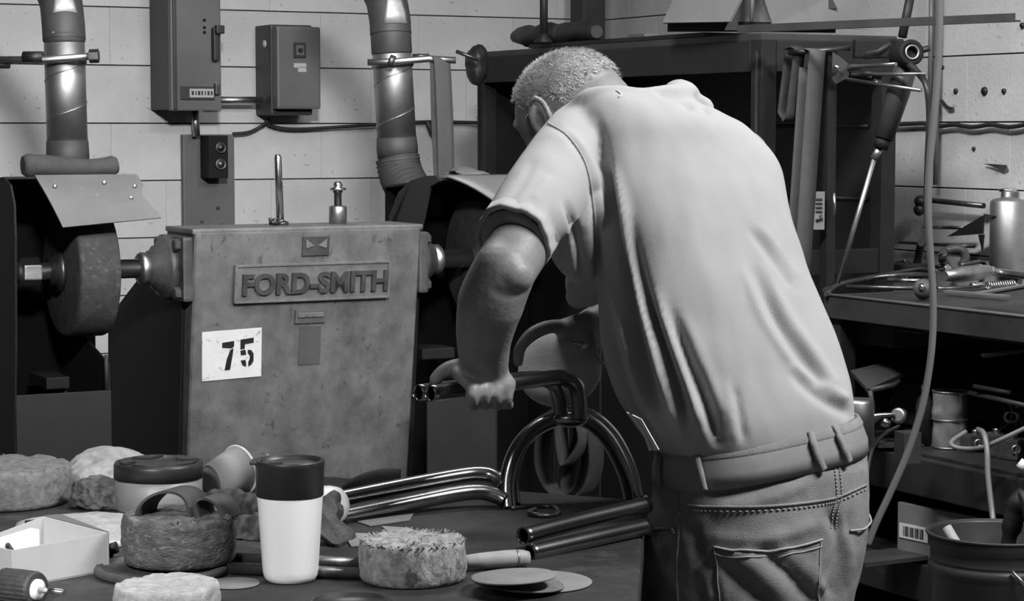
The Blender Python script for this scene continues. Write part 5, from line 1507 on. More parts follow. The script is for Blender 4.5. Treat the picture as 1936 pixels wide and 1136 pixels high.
g = G(); g.box((DEP / 2, LEN / 2, ZC - .010), (DEP, LEN, .02)); build('top', g, MT['cabedge'], cab, bevel=.003)
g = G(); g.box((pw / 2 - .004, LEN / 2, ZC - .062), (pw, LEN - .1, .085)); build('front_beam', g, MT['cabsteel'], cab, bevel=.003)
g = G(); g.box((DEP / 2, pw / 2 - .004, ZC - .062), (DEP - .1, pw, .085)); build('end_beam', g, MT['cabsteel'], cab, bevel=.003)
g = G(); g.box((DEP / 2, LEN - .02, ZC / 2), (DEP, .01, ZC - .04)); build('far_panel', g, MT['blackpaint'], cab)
g = G(); g.box((DEP - .012, LEN / 2, ZC / 2), (.01, LEN - .02, ZC - .04)); build('back_panel', g, MT['cabsteel'], cab)  # dark panel added to keep the cabinet interior dark
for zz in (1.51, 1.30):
    g = G(); g.tube([(DEP - .02, .1, zz), (DEP - .02, LEN - .1, zz)], .006, 6); build('panel_line', g, MT['black'], cab)  # added dark lines; the upper stands in for the wall cable
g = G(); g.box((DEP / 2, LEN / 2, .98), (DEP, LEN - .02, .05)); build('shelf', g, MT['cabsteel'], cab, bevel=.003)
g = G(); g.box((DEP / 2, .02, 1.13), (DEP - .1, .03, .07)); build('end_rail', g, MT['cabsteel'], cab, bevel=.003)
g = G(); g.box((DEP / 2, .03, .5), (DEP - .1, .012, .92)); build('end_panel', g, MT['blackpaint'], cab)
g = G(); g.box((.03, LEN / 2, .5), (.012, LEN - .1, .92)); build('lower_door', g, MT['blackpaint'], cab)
def cl(px, py, x): return CM.inverted() @ hit(px, py, CM @ Vector((x, 0, 0)), U)     # pixel on local x = const
def ce(px, py, y): return CM.inverted() @ hit(px, py, CM @ Vector((0, y, 0)), V)     # pixel on local y = const
# dark cloth hung over the far corner
crumple('hanging_cloth', 'black bundled cloth hung on the far left corner of the dark cabinet', 'cloth', P(903, 122, 6.98), (.036, .05, .062), 'rubber', 6, .25, 30, 4)
g = G(); g.tube([P(862, 97, 6.85), P(905, 113, 6.85)], .006, 8); tag(build('steel_pin', g, MT['darksteel'], None), 'short dark pin poking out left of the hung black cloth', 'pin')
# boxes inside seen past the far post
p = cl(965, 180, .18)
for (y0, y1, lab, zz, mm) in ((131, 205, 'grey carton on the upper part of the cabinet behind the worker\'s head', None, 'darkpaint'),):
    a = cl(948, y1, .2); b = cl(995, y0, .2)
    g = G(); g.box(CM @ Vector((.35, (a.y + b.y) / 2, (a.z + b.z) / 2)), (.28, abs(a.y - b.y), b.z - a.z), ROOM.to_3x3()); tag(build('carton', g, MT[mm], None), lab, 'box')
a = cl(950, 330, .2); b = cl(990, 225, .2)
g = G(); g.box(CM @ Vector((.35, (a.y + b.y) / 2, (a.z + b.z) / 2)), (.26, abs(a.y - b.y), b.z - a.z), ROOM.to_3x3()); tag(build('machine_case', g, MT['cabsteel'], None, bevel=.02), 'dark rounded machine case inside the cabinet beside the worker\'s face', 'case')
# ---- things on top of the cabinet
def top_at(px, x): q = cl(px, 75, x); return q.y
tz = ZC
g = G(); rows = []
y0, y1 = top_at(972, .1), top_at(1130, .1)
pts = [CM @ Vector((.10 + .01 * math.sin(i), y0 + (y1 - y0) * i / 16, tz + .050 + .004 * math.sin(i * 1.1))) for i in range(17)]
g.tube(pts, [.018, .030] + [.034 + .004 * math.sin(i * 1.7) for i in range(13)] + [.03, .02], 14)
tag(build('rolled_tarp', g, MT['rubber'], None), 'rolled black tarp lying along the top of the dark cabinet', 'tarp')
def sheet_top(label, pxa, pxb, x0, x1, z, th, m, yaw=0.0):
    ya, yb = top_at(pxa, x0), top_at(pxb, x0); c = CM @ Vector(((x0 + x1) / 2, (ya + yb) / 2, z + th / 2))
    g = G(); g.box(c, (x1 - x0, abs(ya - yb), th), ROOM.to_3x3() @ Matrix.Rotation(yaw, 3, 'Z')); return tag(build('steel_sheet', g, MT[m], None, bevel=.001), label, 'sheet')
sheet_top('lowest long dark sheet on the cabinet top', 1000, 1330, .0, .5, tz + .001, .012, 'cabsteel')
sheet_top('grey sheet on the cabinet top behind the worker\'s head', 1135, 1300, .16, .5, tz + .014, .012, 'cabedge', .05)
g = G(); g.box(CM @ Vector((.22, top_at(1205, .2), tz + .032)), (.05, .10, .012), ROOM.to_3x3()); tag(build('shiny_offcut', g, MT['plate'], None), 'small pale offcut lying on the grey sheet over the cabinet', 'offcut')
# open carton with wide spread flaps
ob_ = thing('open_carton', 'large open carton with spread grey flaps on top of the cabinet', 'box', loc=P(1420, 62, 6.1))
D_ = 6.08
def quadslab(pts, th, nm, m, parent):
    q = [P(a, b, d) for a, b, d in pts]; n = (q[1] - q[0]).cross(q[2] - q[0]).normalized()
    if n.dot(CAMP - q[0]) < 0: n = -n
    g = G(); g.slab(q, th, n); return build(nm, g, MT[m], parent, world=True)
MT['flapg'] = mat('grey_flap_card', 0.14, 0.7, var=0.12, scale=9)
quadslab([(1252, 43, 6.30), (1378, 41, 6.04), (1420, -40, 6.02), (1290, -40, 6.30)], .008, 'flap', 'flapg', ob_)
quadslab([(1461, 47, 6.08), (1640, 56, 6.2), (1640, -40, 6.2), (1432, -40, 6.05)], .008, 'flap', 'flapg', ob_)
quadslab([(1262, 60, 6.33), (1420, 60, 6.06), (1420, 41, 6.06), (1262, 41, 6.33)], .01, 'side', 'blackpaint', ob_)
quadslab([(1420, 60, 6.06), (1580, 62, 6.22), (1580, 45, 6.22), (1420, 41, 6.06)], .01, 'side', 'blackpaint', ob_)
quadslab([(1370, 57, 6.10), (1458, 57, 6.10), (1440, -40, 6.10), (1412, -40, 6.10)], .008, 'corner_flap', 'carddark', ob_)
g = G(); g.tube([P(1421, 41, 6.05), P(1424, -40, 6.05)], .006, 8); build('edge_tape', g, MT['plate'], ob_, world=True)
# dark pointed bracket above
quadslab([(1552, -10, 6.15), (1570, -10, 6.15), (1583, 16, 6.15), (1558, 17, 6.15)], .01, 'dark_tab', 'black', ob_)
# upright pipe and boxed column behind the cabinet, in the corner
g = G(); b0 = P(1028, 62, 7.05); b1 = P(1028, -60, 7.05); g.tube([Vector((b0.x, b0.y, tz + .013)), Vector((b0.x, b0.y, b1.z))], .013, 12)
pc2 = thing('steel_pipe', 'thin dark upright pipe rising from the cabinet top', 'pipe', loc=Vector((b0.x, b0.y, tz))); build('pipe', g, MT['cabsteel'], pc2, world=True)
g = G(); g.lathe([(.03, 0), (.03, .008), (.016, .02), (.016, .03)], Matrix.Translation((b0.x, b0.y, tz + .013)), 16); build('flange', g, MT['cabsteel'], pc2, world=True)
g = G(); cx = (wlp(1086, 100, .12) + wlp(1136, 100, .12)) / 2
g.box(Vector((cx.x, cx.y, 1.25)), (S(48, 8.5), .1, 2.5), ROOM.to_3x3()); tag(build('boxed_column', g, MT['darkpaint'], None, bevel=.006), 'dark boxed pipe column in the corner of the two block walls', 'column')

# ---- belts, straps and rods on the near end of the cabinet
ED = 5.86
def strap(label, a, b, wpx, D, m, n=14, sway=.0, name='sanding_belt'):
    g = G(); rows = []
    A = P(*a, D); B = P(*b, D); w = S(wpx, D); wd = U
    top = [A + Vector((0, .012, .0)) + V * .05, A + V * .02 + Z * .006, A]
    path = top + [A.lerp(B, k / n) + V * (sway * math.sin(math.pi * k / n)) for k in range(1, n + 1)]
    # and up again behind
    path += [B + V * .012 - Z * .01] + [B.lerp(A, k / n) + V * .04 for k in range(1, n)]
    rows = [[p - wd * w / 2, p, p + wd * w / 2] for p in path]
    g.solid_sheet(rows, .003); return tag(build(name, g, MT[m], None), label, 'sanding belt')
strap('broad grey sanding belt hanging full length on the near end of the cabinet', (1545, 96), (1516, 520), 37, ED, 'belt')
strap('short dark sanding belt hanging left of the broad grey belt', (1512, 92), (1496, 222), 26, ED + .03, 'beltd')
g = G(); g.tube([P(1490, 100, ED + .02), P(1607, 91, ED + .02)], .007, 10); tag(build('hanger_rod', g, MT['darksteel'], None), 'rod from which the belts hang at the near end of the cabinet', 'rod')
g = G(); q = P(1566, 300, ED + .05); qb = P(1566, 530, ED + .05)
g.box(Vector((q.x, q.y, (P(1566, 96, ED + .05).z) / 2)), (S(20, ED), .03, P(1566, 96, ED + .05).z), ROOM.to_3x3()); pst = thing('steel_upright', 'dark slim upright beside the broad grey belt', 'post', loc=(q.x, q.y, 0)); build('post', g, MT['cabsteel'], pst, world=True)
a = P(1548, 398, ED + .015)
stk = thing('sticker_card', 'white printed card behind the lower part of the broad grey belt', 'card', loc=a)
g = G(); g.box(a, (S(22, ED), .003, S(72, ED))); build('card', g, MT['flapg'], stk, world=True)
for k in range(4): g = G(); g.box(a + Vector((0, -.003, .03 - k * .011)), (S(12, ED), .002, .005)); build('print_line', g, MT['black'], stk, world=True)
g = G(); g.tube([a + Vector((-.008, -.003, -.028)), a + Vector((.008, -.003, -.022)), a + Vector((.004, -.003, -.012))], .004, 6); build('print_mark', g, MT['black'], stk, world=True)
g = G(); g.tube([P(1577, 365, ED), P(1578, 410, ED)], .004, 8); tag(build('bright_rod', g, MT['steel'], None), 'short bright upright rod by the slim dark upright', 'rod')
# bracket plate with three rods
bp = thing('rod_bracket', 'worn triangular bracket with three bright rods right of the belts', 'bracket', loc=P(1590, 130, ED - .02))
quadslab([(1574, 98, ED), (1592, 110, ED), (1612, 128, ED), (1603, 147, ED), (1580, 159, ED), (1573, 150, ED)], .006, 'plate', 'cabedge', bp)
g = G(); g.ball(P(1582, 128, ED - .02), (.010, .008, .010), n=12, m=8); build('bolt', g, MT['steel'], bp, world=True)
for a, b in (((1604, 127), (1694, 121)), ((1611, 141), (1752, 140)), ((1602, 150), (1742, 171))):
    g = G(); g.tube([P(*a, ED - .012), P(*b, ED - .24)], .0048, 8); build('rod', g, MT['steeldull'], bp, world=True)
for a, b in (((1602, 128), (1630, 126)), ((1636, 141), (1646, 141)), ((1652, 155), (1664, 158))):
    g = G(); g.tube([P(*a, ED - .02), P(*b, ED - .03)], .009, 8); build('sleeve', g, MT['darksteel'], bp, world=True)
# swing arm: head, upper bar, thick sleeve, thin rod
sa = thing('swing_arm', 'dark swing arm with round head and thin rod reaching down to the tool shelf', 'machine arm', loc=P(1585, 545, 5.75))
g = G(); g.tube([P(1724, -20, 5.8), P(1706, 70, 5.78)], .012, 10); build('upper_bar', g, MT['cabsteel'], sa, world=True)
g = G(); g.lathe([(0, -.05), (.03, -.05), (.034, -.045), (.034, .03), (.030, .034), (.022, .034), (.020, .02), (0, .02)], axisM(P(1715, 102, 5.72), Vector((.2, -1, .1))), 28); build('head', g, MT['blackpaint'], sa, world=True)
g = G(); g.lathe([(.019, .03), (.020, .038), (.015, .038), (.015, .03), (.019, .03)], axisM(P(1715, 102, 5.72), Vector((.2, -1, .1))), 24, caps=False); build('ring', g, MT['steeldull'], sa, world=True)
g = G(); g.tube([P(1722, 100, 5.72), P(1758, 91, 5.70)], .0085, 10); build('pin', g, MT['black'], sa, world=True)
g = G(); g.tube([P(1640, 112, 5.8), P(1640, 100, 5.8), P(1662, 98, 5.79), P(1684, 82, 5.78)], .010, 10); build('hook', g, MT['cabsteel'], sa, world=True)
g = G(); g.box(P(1660, 92, 5.86), (.13, .05, .05)); build('head_block', g, MT['blackpaint'], sa, bevel=.006, world=True)
g = G(); g.tube([P(1714, 120, 5.75), P(1700, 170, 5.75), P(1671, 262, 5.75)], [.03, .031, .026], 16); build('sleeve', g, MT['cabedge'], sa, world=True)
g = G(); g.tube([P(1671, 262, 5.75), P(1664, 280, 5.75)], .021, 14); build('collar', g, MT['blackpaint'], sa, world=True)
g = G(); g.tube([P(1664, 278, 5.75), P(1652, 300, 5.75)], .010, 10); build('clevis', g, MT['steeldull'], sa, world=True)
g = G(); g.tube([P(1655, 292, 5.75), P(1584, 535, 5.75)], .0065, 10); build('rod', g, MT['steeldull'], sa, world=True)
# long angle bar resting on the cabinet and pointing right
a, b = P(1400, 62, 5.94), P(1924, 41, 5.25)
g = G(); d = (b - a).normalized(); n = d.cross(Z).normalized(); q = [a, b, b + Z * .004, a + Z * .004]
g.hexa([a - n * .012, b - n * .012, b + n * .012, a + n * .012], [p + Z * .004 for p in (a - n * .012, b - n * .012, b + n * .012, a + n * .012)])
g2 = G(); g.hexa([a + n * .009, b + n * .009, b + n * .013, a + n * .013], [p + Z * .02 for p in (a + n * .009, b + n * .009, b + n * .013, a + n * .013)])
tag(build('angle_bar', g, MT['cabedge'], None), 'long thin angle bar reaching right from the cabinet top', 'bar')

# ------------------------------------------------------------------ hoses and cables on the right
g = G(); hz = [(1777, -30), (1776, 60), (1772, 150), (1764, 240), (1757, 320), (1755, 400), (1759, 480), (1764, 560), (1763, 640), (1755, 710), (1742, 775), (1716, 855), (1686, 925), (1658, 985), (1640, 1030)]
g.tube(smooth_path([P(a, b, 4.35) for a, b in hz], 6), .0072, 12)
MT['hose'] = mat('grey_air_hose', 0.15, 0.4, var=0.1)
tag(build('air_hose', g, MT['hose'], None), 'grey air hose hanging from above past the tool shelf to behind the worker', 'hose')
g = G(); g.tube(smooth_path([P(1715, 118, 5.7), P(1738, 140, 5.65), P(1752, 165, 5.6), P(1757, 220, 5.6), P(1754, 300, 5.6), P(1752, 390, 5.6), P(1756, 430, 5.65)], 6), .0085, 10)
tag(build('cable', g, MT['rubber'], None), 'thick black cable hanging beside the grey air hose', 'cable')
for px, lab in ((1762, 'left'), (1775, 'right')):
    g = G(); a, b = wrp(px, -60, .03), wrp(px, 210 if lab == 'left' else 350, .03); g.tube([a, Vector((a.x, a.y, b.z))], .008, 10)
    tag(build('conduit', g, MT['plate'], None), f'{lab}hand of two thin upright conduits on the right block wall', 'conduit')
for px, py, r, lab in ((1808, 172, .008, 'leftmost plug hole of a row of three on the right block wall'), (1862, 172, .013, 'largest plug hole, middle of a row of three on the right block wall'), (1899, 172, .008, 'rightmost plug hole of a row of three on the right block wall'),
                       (1842, 281, .006, 'small plug hole below the wavy cable on the right block wall'), (1934, 48, .009, 'plug hole at the right end of the long angle bar'), (1783, 127, .006, 'tiny plug hole beside the upright conduits')):
    p = wrp(px, py, .0); g = G(); g.lathe([(r, 0), (r * .9, .006), (0, .007)], axisM(p, -U), 12)
    tag(build('wall_plug', g, MT['black'], None), lab, 'wall plug', 'plug holes in the right block wall')
g = G(); g.tube(smooth_path([wrp(1780, 190, .01), wrp(1792, 203, .012), wrp(1802, 205, .01)], 4), .005, 8); tag(build('wire_stub', g, MT['rubber'], None), 'bent wire stub on the right block wall below the plug holes', 'wire')
# pegs on the wall and the black triangle
pg = thing('peg_rail', 'dark peg with valve knob on the right block wall', 'peg', loc=wrp(1745, 385, .05))
g = G(); g.tube([wrp(1745, 377, .05), wrp(1860, 389, .05)], .0085, 10); build('rod', g, MT['darksteel'], pg, world=True)
g = G(); g.ball(wrp(1740, 380, .06), (.02, .02, .018), n=12, m=8); g2 = G(); build('knob', g, MT['black'], pg, world=True)
g = G(); g.ball(wrp(1738, 396, .06), (.018, .018, .02), n=12, m=8); build('lower_knob', g, MT['black'], pg, world=True)
g = G(); g.tube([wrp(1748, 429, .06), wrp(1834, 431, .06)], .006, 10); tag(build('steel_peg', g, MT['steel'], None), 'bright level steel peg on the right wall behind the black triangle', 'peg')
g = G(); g.tube([wrp(1700, 458, .03), wrp(1842, 466, .03)], .005, 8); tag(build('lower_wire', g, MT['darksteel'], None), 'thin level wire low on the right wall above the tool shelf', 'wire')
tr = thing('set_square', 'black triangular plate hanging on the right block wall', 'plate', loc=wrp(1860, 475, .1))
q = [wrp(1793, 447, .09), wrp(1860, 442, .09), wrp(1862, 407, .09)]
g = G(); g.slab(q, .006, U); build('triangle', g, MT['black'], tr, world=True)
q = [wrp(1852, 443, .09), wrp(1862, 443, .09), wrp(1859, 474, .09)]
g = G(); g.slab(q, .006, U); build('spike', g, MT['black'], tr, world=True)
q = [wrp(1862, 404, .085), wrp(1884, 408, .085), wrp(1866, 416, .085)]
g = G(); g.slab(q, .005, U); build('tab', g, MT['cabedge'], tr, world=True)
q = [wrp(1861, 309, .01), wrp(1904, 312, .01), wrp(1905, 318, .01), wrp(1896, 322, .01), wrp(1888, 318, .01)]
g = G(); g.slab(q, .004, U); tag(build('wall_tool', g, MT['cabedge'], None), 'flat grey wedge tool hung high on the right block wall', 'tool')

# ------------------------------------------------------------------ steel tool shelving along the right wall
A0 = P(1562, 553, 5.6); ar = room(A0); XS, YS, ZS = ar.x, ar.y, ar.z
SM = Matrix.Translation(Wd(XS, YS, 0)) @ ROOM      # local x to the wall, local -y towards the right of the picture
shf = thing('tool_shelving', 'dark steel tool shelving along the right wall, loaded with tools', 'shelving', M=SM)
SL = 1.5; SD = XW - XS - .03
MT['shelf'] = mat('dark_shelf_steel', 0.018, 0.55, spec=.3, var=0.4, scale=6, spots=.5, sscale=10, sval=.045, thr=.6)
g = G(); g.box((SD / 2, -SL / 2, ZS - .02), (SD, SL, .02)); build('top', g, MT['shelf'], shf, bevel=.003)
g = G(); g.box((-.003, -SL / 2, ZS - .034), (.008, SL, .058)); build('front_lip', g, MT['cabedge'], shf, bevel=.002)
g = G(); g.tube([(-.006, -.005, ZS - .004), (-.006, -SL + .005, ZS - .004)], .004, 8); build('edge_bead', g, MT['plate'], shf)
g = G(); g.box((SD / 2, -.003, ZS - .034), (SD, .008, .058)); build('end_lip', g, MT['cabedge'], shf, bevel=.002)
Z2 = .718; Z3 = .462
for z, nm, th in ((Z2, 'middle_shelf', .025), (Z3, 'lower_shelf', .025)):
    g = G(); g.box((SD / 2 + .01, -SL / 2, z - th / 2), (SD, SL, th)); build(nm, g, MT['shelf'], shf, bevel=.003)
    g = G(); g.box((.0, -SL / 2, z - .055), (.03, SL, .09)); build('shelf_beam', g, MT['shelf'], shf, bevel=.004)
for x, y in ((.03, -.03), (SD - .03, -.03), (SD - .03, -SL + .03), (.03, -SL + .03)):
    g = G(); g.box((x, y, ZS / 2 - .02), (.05, .05, ZS - .04)); build('upright', g, MT['shelf'], shf, bevel=.003)
g = G(); g.box((SD - .005, -SL / 2, ZS / 2 - .03), (.01, SL, ZS - .1)); build('back_panel', g, MT['blackpaint'], shf)  # black backing added so the shelf depths go dark
g = G(); g.box((SD / 2, -.006, ZS / 2 - .03), (SD - .1, .006, ZS - .1)); build('end_panel', g, MT['blackpaint'], shf)
SI = SM.inverted()
def sp_(px, py, x): return hit(px, py, SM @ Vector((x, 0, 0)), U)          # pixel on the plane local x = const (world)
def on_shelf(px, py, z): return onz(px, py, z)
# bins under the top
def bin_(label, px0, px1, py0, py1, x, m, dep=.25, bv=.015):
    a, b = SI @ sp_(px0, py1, x), SI @ sp_(px1, py0, x)
    g = G(); g.box(SM @ Vector((x + dep / 2, (a.y + b.y) / 2, (a.z + b.z) / 2)), (dep, abs(a.y - b.y), b.z - a.z), ROOM.to_3x3()); return tag(build('storage_bin', g, MT[m], None, bevel=bv), label, 'bin')
bin_('grey storage bin slung under the left end of the tool shelf', 1578, 1690, 578, 645, .06, 'darkpaint')
bin_('dark rounded bin slung under the right end of the tool shelf', 1812, 1990, 598, 640, .04, 'cabsteel', .3, .03)
# wire mesh pane
ms = thing('mesh_basket', 'dark wire mesh basket hanging under the tool shelf', 'basket', loc=sp_(1720, 620, .05))
g = G(); a = SI @ sp_(1690, 622, .05); b = SI @ sp_(1752, 578, .05)
for k in range(14):
    s = k / 13
    for sg in (-1, 1):
        y = a.y + (b.y - a.y) * s; y2 = y + sg * (b.z - a.z) * .8
        g.tube([SM @ Vector((.05, y, a.z)), SM @ Vector((.05, y2, b.z))], .0014, 5, cap=False)
w_ = build('wire_mesh', g, MT['cabedge'], ms, world=True); w_['kind'] = 'stuff'
for yy in (a.y, b.y):
    g = G(); g.tube([SM @ Vector((.05, yy, a.z)), SM @ Vector((.05, yy, b.z))], .003, 6); build('frame_wire', g, MT['cabedge'], ms, world=True)
for zz in (a.z, b.z):
    g = G(); g.tube([SM @ Vector((.05, a.y, zz)), SM @ Vector((.05, b.y, zz))], .003, 6); build('frame_wire', g, MT['cabedge'], ms, world=True)
# sloping board and brace below the top
quadslab([(1608, 700, 5.5), (1740, 668, 5.6), (1745, 690, 5.5), (1640, 735, 5.42)], .01, 'board', 'darkpaint', thing('loose_board', 'dark sloping board stored under the tool shelf', 'board', loc=P(1608, 735, 5.5)))
g = G(); g.tube([P(1643, 738, 5.40), P(1690, 728, 5.42), P(1700, 722, 5.45)], .007, 8); g.tube([P(1645, 738, 5.40), P(1650, 772, 5.40)], .007, 8)
tag(build('bent_rod', g, MT['cabedge'], None), 'bent rod standing under the sloping board', 'rod')
g = G(); g.tube([P(1842, 730, 5.2), P(1912, 743, 5.1)], .006, 8); tag(build('thin_rod', g, MT['cabedge'], None), 'upper of two thin rods lying deep in the shelving', 'rod')
g = G(); g.tube([P(1832, 742, 5.25), P(1945, 768, 5.0)], .006, 8); tag(build('thin_rod', g, MT['cabedge'], None), 'lower of two thin rods lying deep in the shelving', 'rod')
g = G(); g.tube([P(1858, 672, 5.1), P(1936, 662, 5.0)], .006, 8); tag(build('thin_rod', g, MT['cabedge'], None), 'thin rod under the right end of the tool shelf', 'rod')

# ---- tools on the shelf top
ZTP = ZS - .01
def lay(px, py, dz=0.0): p = onz(px, py, ZTP + dz); return p
def rodt(name, label, cat, pts, r, m, n=10, smooth_=True):
    q = [lay(a, b, dz) for a, b, dz in pts]; g = G(); g.tube(smooth_path(q, 5) if smooth_ and len(q) > 2 else q, r, n); return tag(build(name, g, MT[m], None), label, cat)
rodt('cable', 'upper black cable arching over the left end of the tool shelf', 'cable', [(1558, 548, .008), (1620, 528, .012), (1690, 516, .02), (1740, 508, .03), (1765, 512, .02)], .0055, 'rubber')
rodt('cable', 'lower dark cable arching over the left end of the tool shelf', 'cable', [(1562, 556, .008), (1585, 538, .012), (1640, 526, .012), (1700, 520, .02), (1755, 518, .012)], .0065, 'darksteel')
rodt('screwdriver', 'bright screwdriver blade lying on the tool shelf left of the hose', 'screwdriver', [(1678, 529, .008), (1740, 531, .008)], .006, 'steel', smooth_=False)
rodt('punch', 'short bright punch lying on the tool shelf left of the hose', 'punch', [(1706, 522, .010), (1722, 519, .010)], .008, 'steel', smooth_=False)
rodt('file', 'flat dark file lying at the front of the tool shelf', 'file', [(1600, 542, .006), (1740, 545, .006)], .006, 'darksteel', smooth_=False)
t = thing('round_knob', 'round dull knob at the front of the tool shelf beside the hose', 'coupling', loc=lay(1745, 548))  # loose round knob lying on the shelf
c = lay(1745, 546, .03); g = G(); g.lathe([(0, -.03), (.02, -.03), (.024, -.02), (.024, .01), (.018, .02), (0, .024)], axisM(c, Vector((-.3, -1, .3))), 20); build('knob', g, MT['castdark'], t, world=True)
g = G(); g.lathe([(.009, .02), (.009, .03), (0, .032)], axisM(c, Vector((-.3, -1, .3))), 12); build('stud', g, MT['steel'], t, world=True)
t = thing('air_grinder', 'dull steel air die grinder lying on the tool shelf right of the hose', 'power tool', loc=lay(1820, 530))
a, b = lay(1785, 522, .025), lay(1868, 512, .03)
g = G(); g.tube([a, a.lerp(b, .3), a.lerp(b, .34), a.lerp(b, .8), a.lerp(b, .84), b], [.014, .02, .023, .023, .019, .017], 16); build('body', g, MT['steeldull'], t, world=True)
g = G(); g.tube([b, b + (b - a) * .12], .011, 12); build('chuck', g, MT['steel'], t, world=True)
g = G(); g.tube([a.lerp(b, .35) + Z * .026, a.lerp(b, .8) + Z * .03], .005, 8); build('lever', g, MT['darksteel'], t, world=True)
rodt('air_line', 'ribbed grey air line running off the right end of the tool shelf', 'hose', [(1866, 512, .03), (1895, 516, .022), (1950, 522, .02)], .011, 'steeldull')
t = thing('coil_spring', 'loose coil spring lying on the tool shelf', 'spring', loc=lay(1890, 540))
g = G(); a, b = lay(1866, 540, .012), lay(1918, 536, .012); ax = (b - a).normalized(); s1 = ax.cross(Z).normalized(); pts = []
for k in range(160):
    s = k / 159; an = s * 2 * math.pi * 12; pts.append(a.lerp(b, s) + (s1 * math.cos(an) + Z * math.sin(an)) * .009)
g.tube(pts, .0022, 6); build('coil', g, MT['steel'], t, world=True)
rodt('drill_bit', 'short bright drill bit beside the coil spring', 'drill bit', [(1836, 540, .008), (1858, 539, .008)], .008, 'steel', smooth_=False)
rodt('steel_bar', 'thin dark bar lying under the drill bit on the tool shelf', 'bar', [(1772, 546, .006), (1850, 543, .006)], .006, 'darksteel', smooth_=False)
for k, (x0, y0, x1, y1, lab) in enumerate(((1850, 556, 1945, 540, 'longer flat pale file at the right front of the tool shelf'), (1790, 552, 1905, 562, 'flat grey steel strip at the right front of the tool shelf'))):
    a, b = lay(x0, y0, .004 + .005 * k), lay(x1, y1, .004 + .005 * k); d = (b - a).normalized(); n = Z.cross(d)
    g = G(); g.hexa([a - n * .012, b - n * .012, b + n * .012, a + n * .012], [p + Z * .005 for p in (a - n * .012, b - n * .012, b + n * .012, a + n * .012)]); tag(build('flat_file', g, MT['plate'], None), lab, 'file')
t = thing('pliers', 'bright locking pliers lying on the tool shelf behind the grinder', 'pliers', loc=lay(1800, 505))
g = G(); g.tube(smooth_path([lay(1764, 504, .025), lay(1782, 505, .025), lay(1796, 508, .02), lay(1812, 512, .015)], 4), .008, 8); build('handle', g, MT['steel'], t, world=True)
g = G(); g.tube(smooth_path([lay(1766, 512, .02), lay(1784, 510, .02), lay(1798, 507, .02)], 4), .007, 8); build('handle', g, MT['steeldull'], t, world=True)
g = G(); g.tube([lay(1780, 506, .028), lay(1792, 508, .026)], .012, 10); build('joint', g, MT['steel'], t, world=True)
t = thing('hand_vise', 'dark cast clamp standing at the back of the tool shelf', 'clamp', loc=lay(1800, 505))
g = G(); pts = smooth_path([lay(1790, 503, .01) , P(1782, 490, 6.3), P(1786, 476, 6.3), P(1805, 470, 6.3), P(1820, 474, 6.3), P(1825, 488, 6.3), P(1818, 503, 6.3)], 5); g.tube(pts, .013, 10); build('frame', g, MT['castdark'], t, world=True)
g = G(); g.tube([P(1822, 465, 6.3), P(1816, 480, 6.3)], .008, 8); build('screw', g, MT['darksteel'], t, world=True)
t = thing('tool_box_small', 'low dark tool case at the left back of the tool shelf', 'case', loc=lay(1710, 512))
p = lay(1705, 511, .02); g = G(); g.box(p, (.16, .09, .04), Matrix.Rotation(-.6, 3, 'Z')); build('case', g, MT['blackpaint'], t, bevel=.005, world=True)
rodt('wire_coil', 'small dull coil of wire at the back of the tool shelf', 'wire', [(1690, 500, .01), (1700, 494, .03), (1712, 494, .035), (1722, 499, .01)], .006, 'steeldull')
g = G(); q0, q1 = P(1732, 500, 6.35), P(1742, 458, 6.4); g.tube([lay(1732, 505, .001), q1], .012, 10); tag(build('dark_bar', g, MT['cabsteel'], None), 'dark bar leaning on the wall behind the hose', 'bar')
rodt('square_block', 'low dark block by the foot of the steel canister', 'block', [(1830, 505, .014), (1862, 503, .014)], .013, 'blackpaint', 4, False)
# steel canister
c = lay(1903, 517); t = thing('steel_canister', 'tall shiny steel canister at the back right of the tool shelf', 'canister', loc=c)
r = S(33, c.y); hgt = P(1903, 372, c.y).z - ZTP
g = G(); g.lathe([(0, 0), (r * .96, 0), (r, .004), (r, hgt * .93), (r * .9, hgt * .965), (r * .45, hgt * .99), (r * .4, hgt), (0, hgt)], Matrix.Translation(c), 40); build('shell', g, MT['galv'], t, world=True)
g = G(); g.lathe([(r * .4, hgt), (r * .4, hgt + .014), (r * .52, hgt + .016), (r * .52, hgt + .024), (0, hgt + .024)], Matrix.Translation(c), 20); build('neck', g, MT['steel'], t, world=True)

# ---- things on the middle shelf
def m2(px, py, dz=0.0): return onz(px, py, Z2 + dz)
c = m2(1795, 846); r = S(33, c.y); hgt = S(110, c.y)
t = thing('tin_can', 'dented bright tin can on the middle shelf', 'can', loc=c)
def dent(p, i, j):
    q = Vector((p.x, p.y, p.z)); f = Vector((p.x, p.y, 0)); 
    if f.length < r * .8: return Vector((0, 0, 0))
    return f.normalized() * (mnoise.noise(q * 28) * .006 * math.sin(math.pi * min(1, max(0, p.z / hgt))))
g = G(); g.lathe([(0, 0), (r, 0)] + [(r, hgt * k / 16) for k in range(1, 17)] + [(r * .97, hgt), (r * .97, hgt * .97), (0, hgt * .97)], Matrix.Translation(c), 48, jit=dent); build('shell', g, mat('bright_tin', .5, .3, .7, var=.3, scale=30), t, world=True)
for z in (.02, .5, .985):
    g = G(); pts = [c + Vector((r * 1.01 * math.cos(a), r * 1.01 * math.sin(a), hgt * z)) for a in [2 * math.pi * k / 36 for k in range(37)]]; g.tube(pts, .0022, 6, cap=False); build('bead', g, MT['steeldull'], t, world=True)
c = m2(1747, 842); t = thing('spray_bottle', 'slim black bottle with bright cap beside the dented tin can', 'bottle', loc=c); r = S(17, c.y)
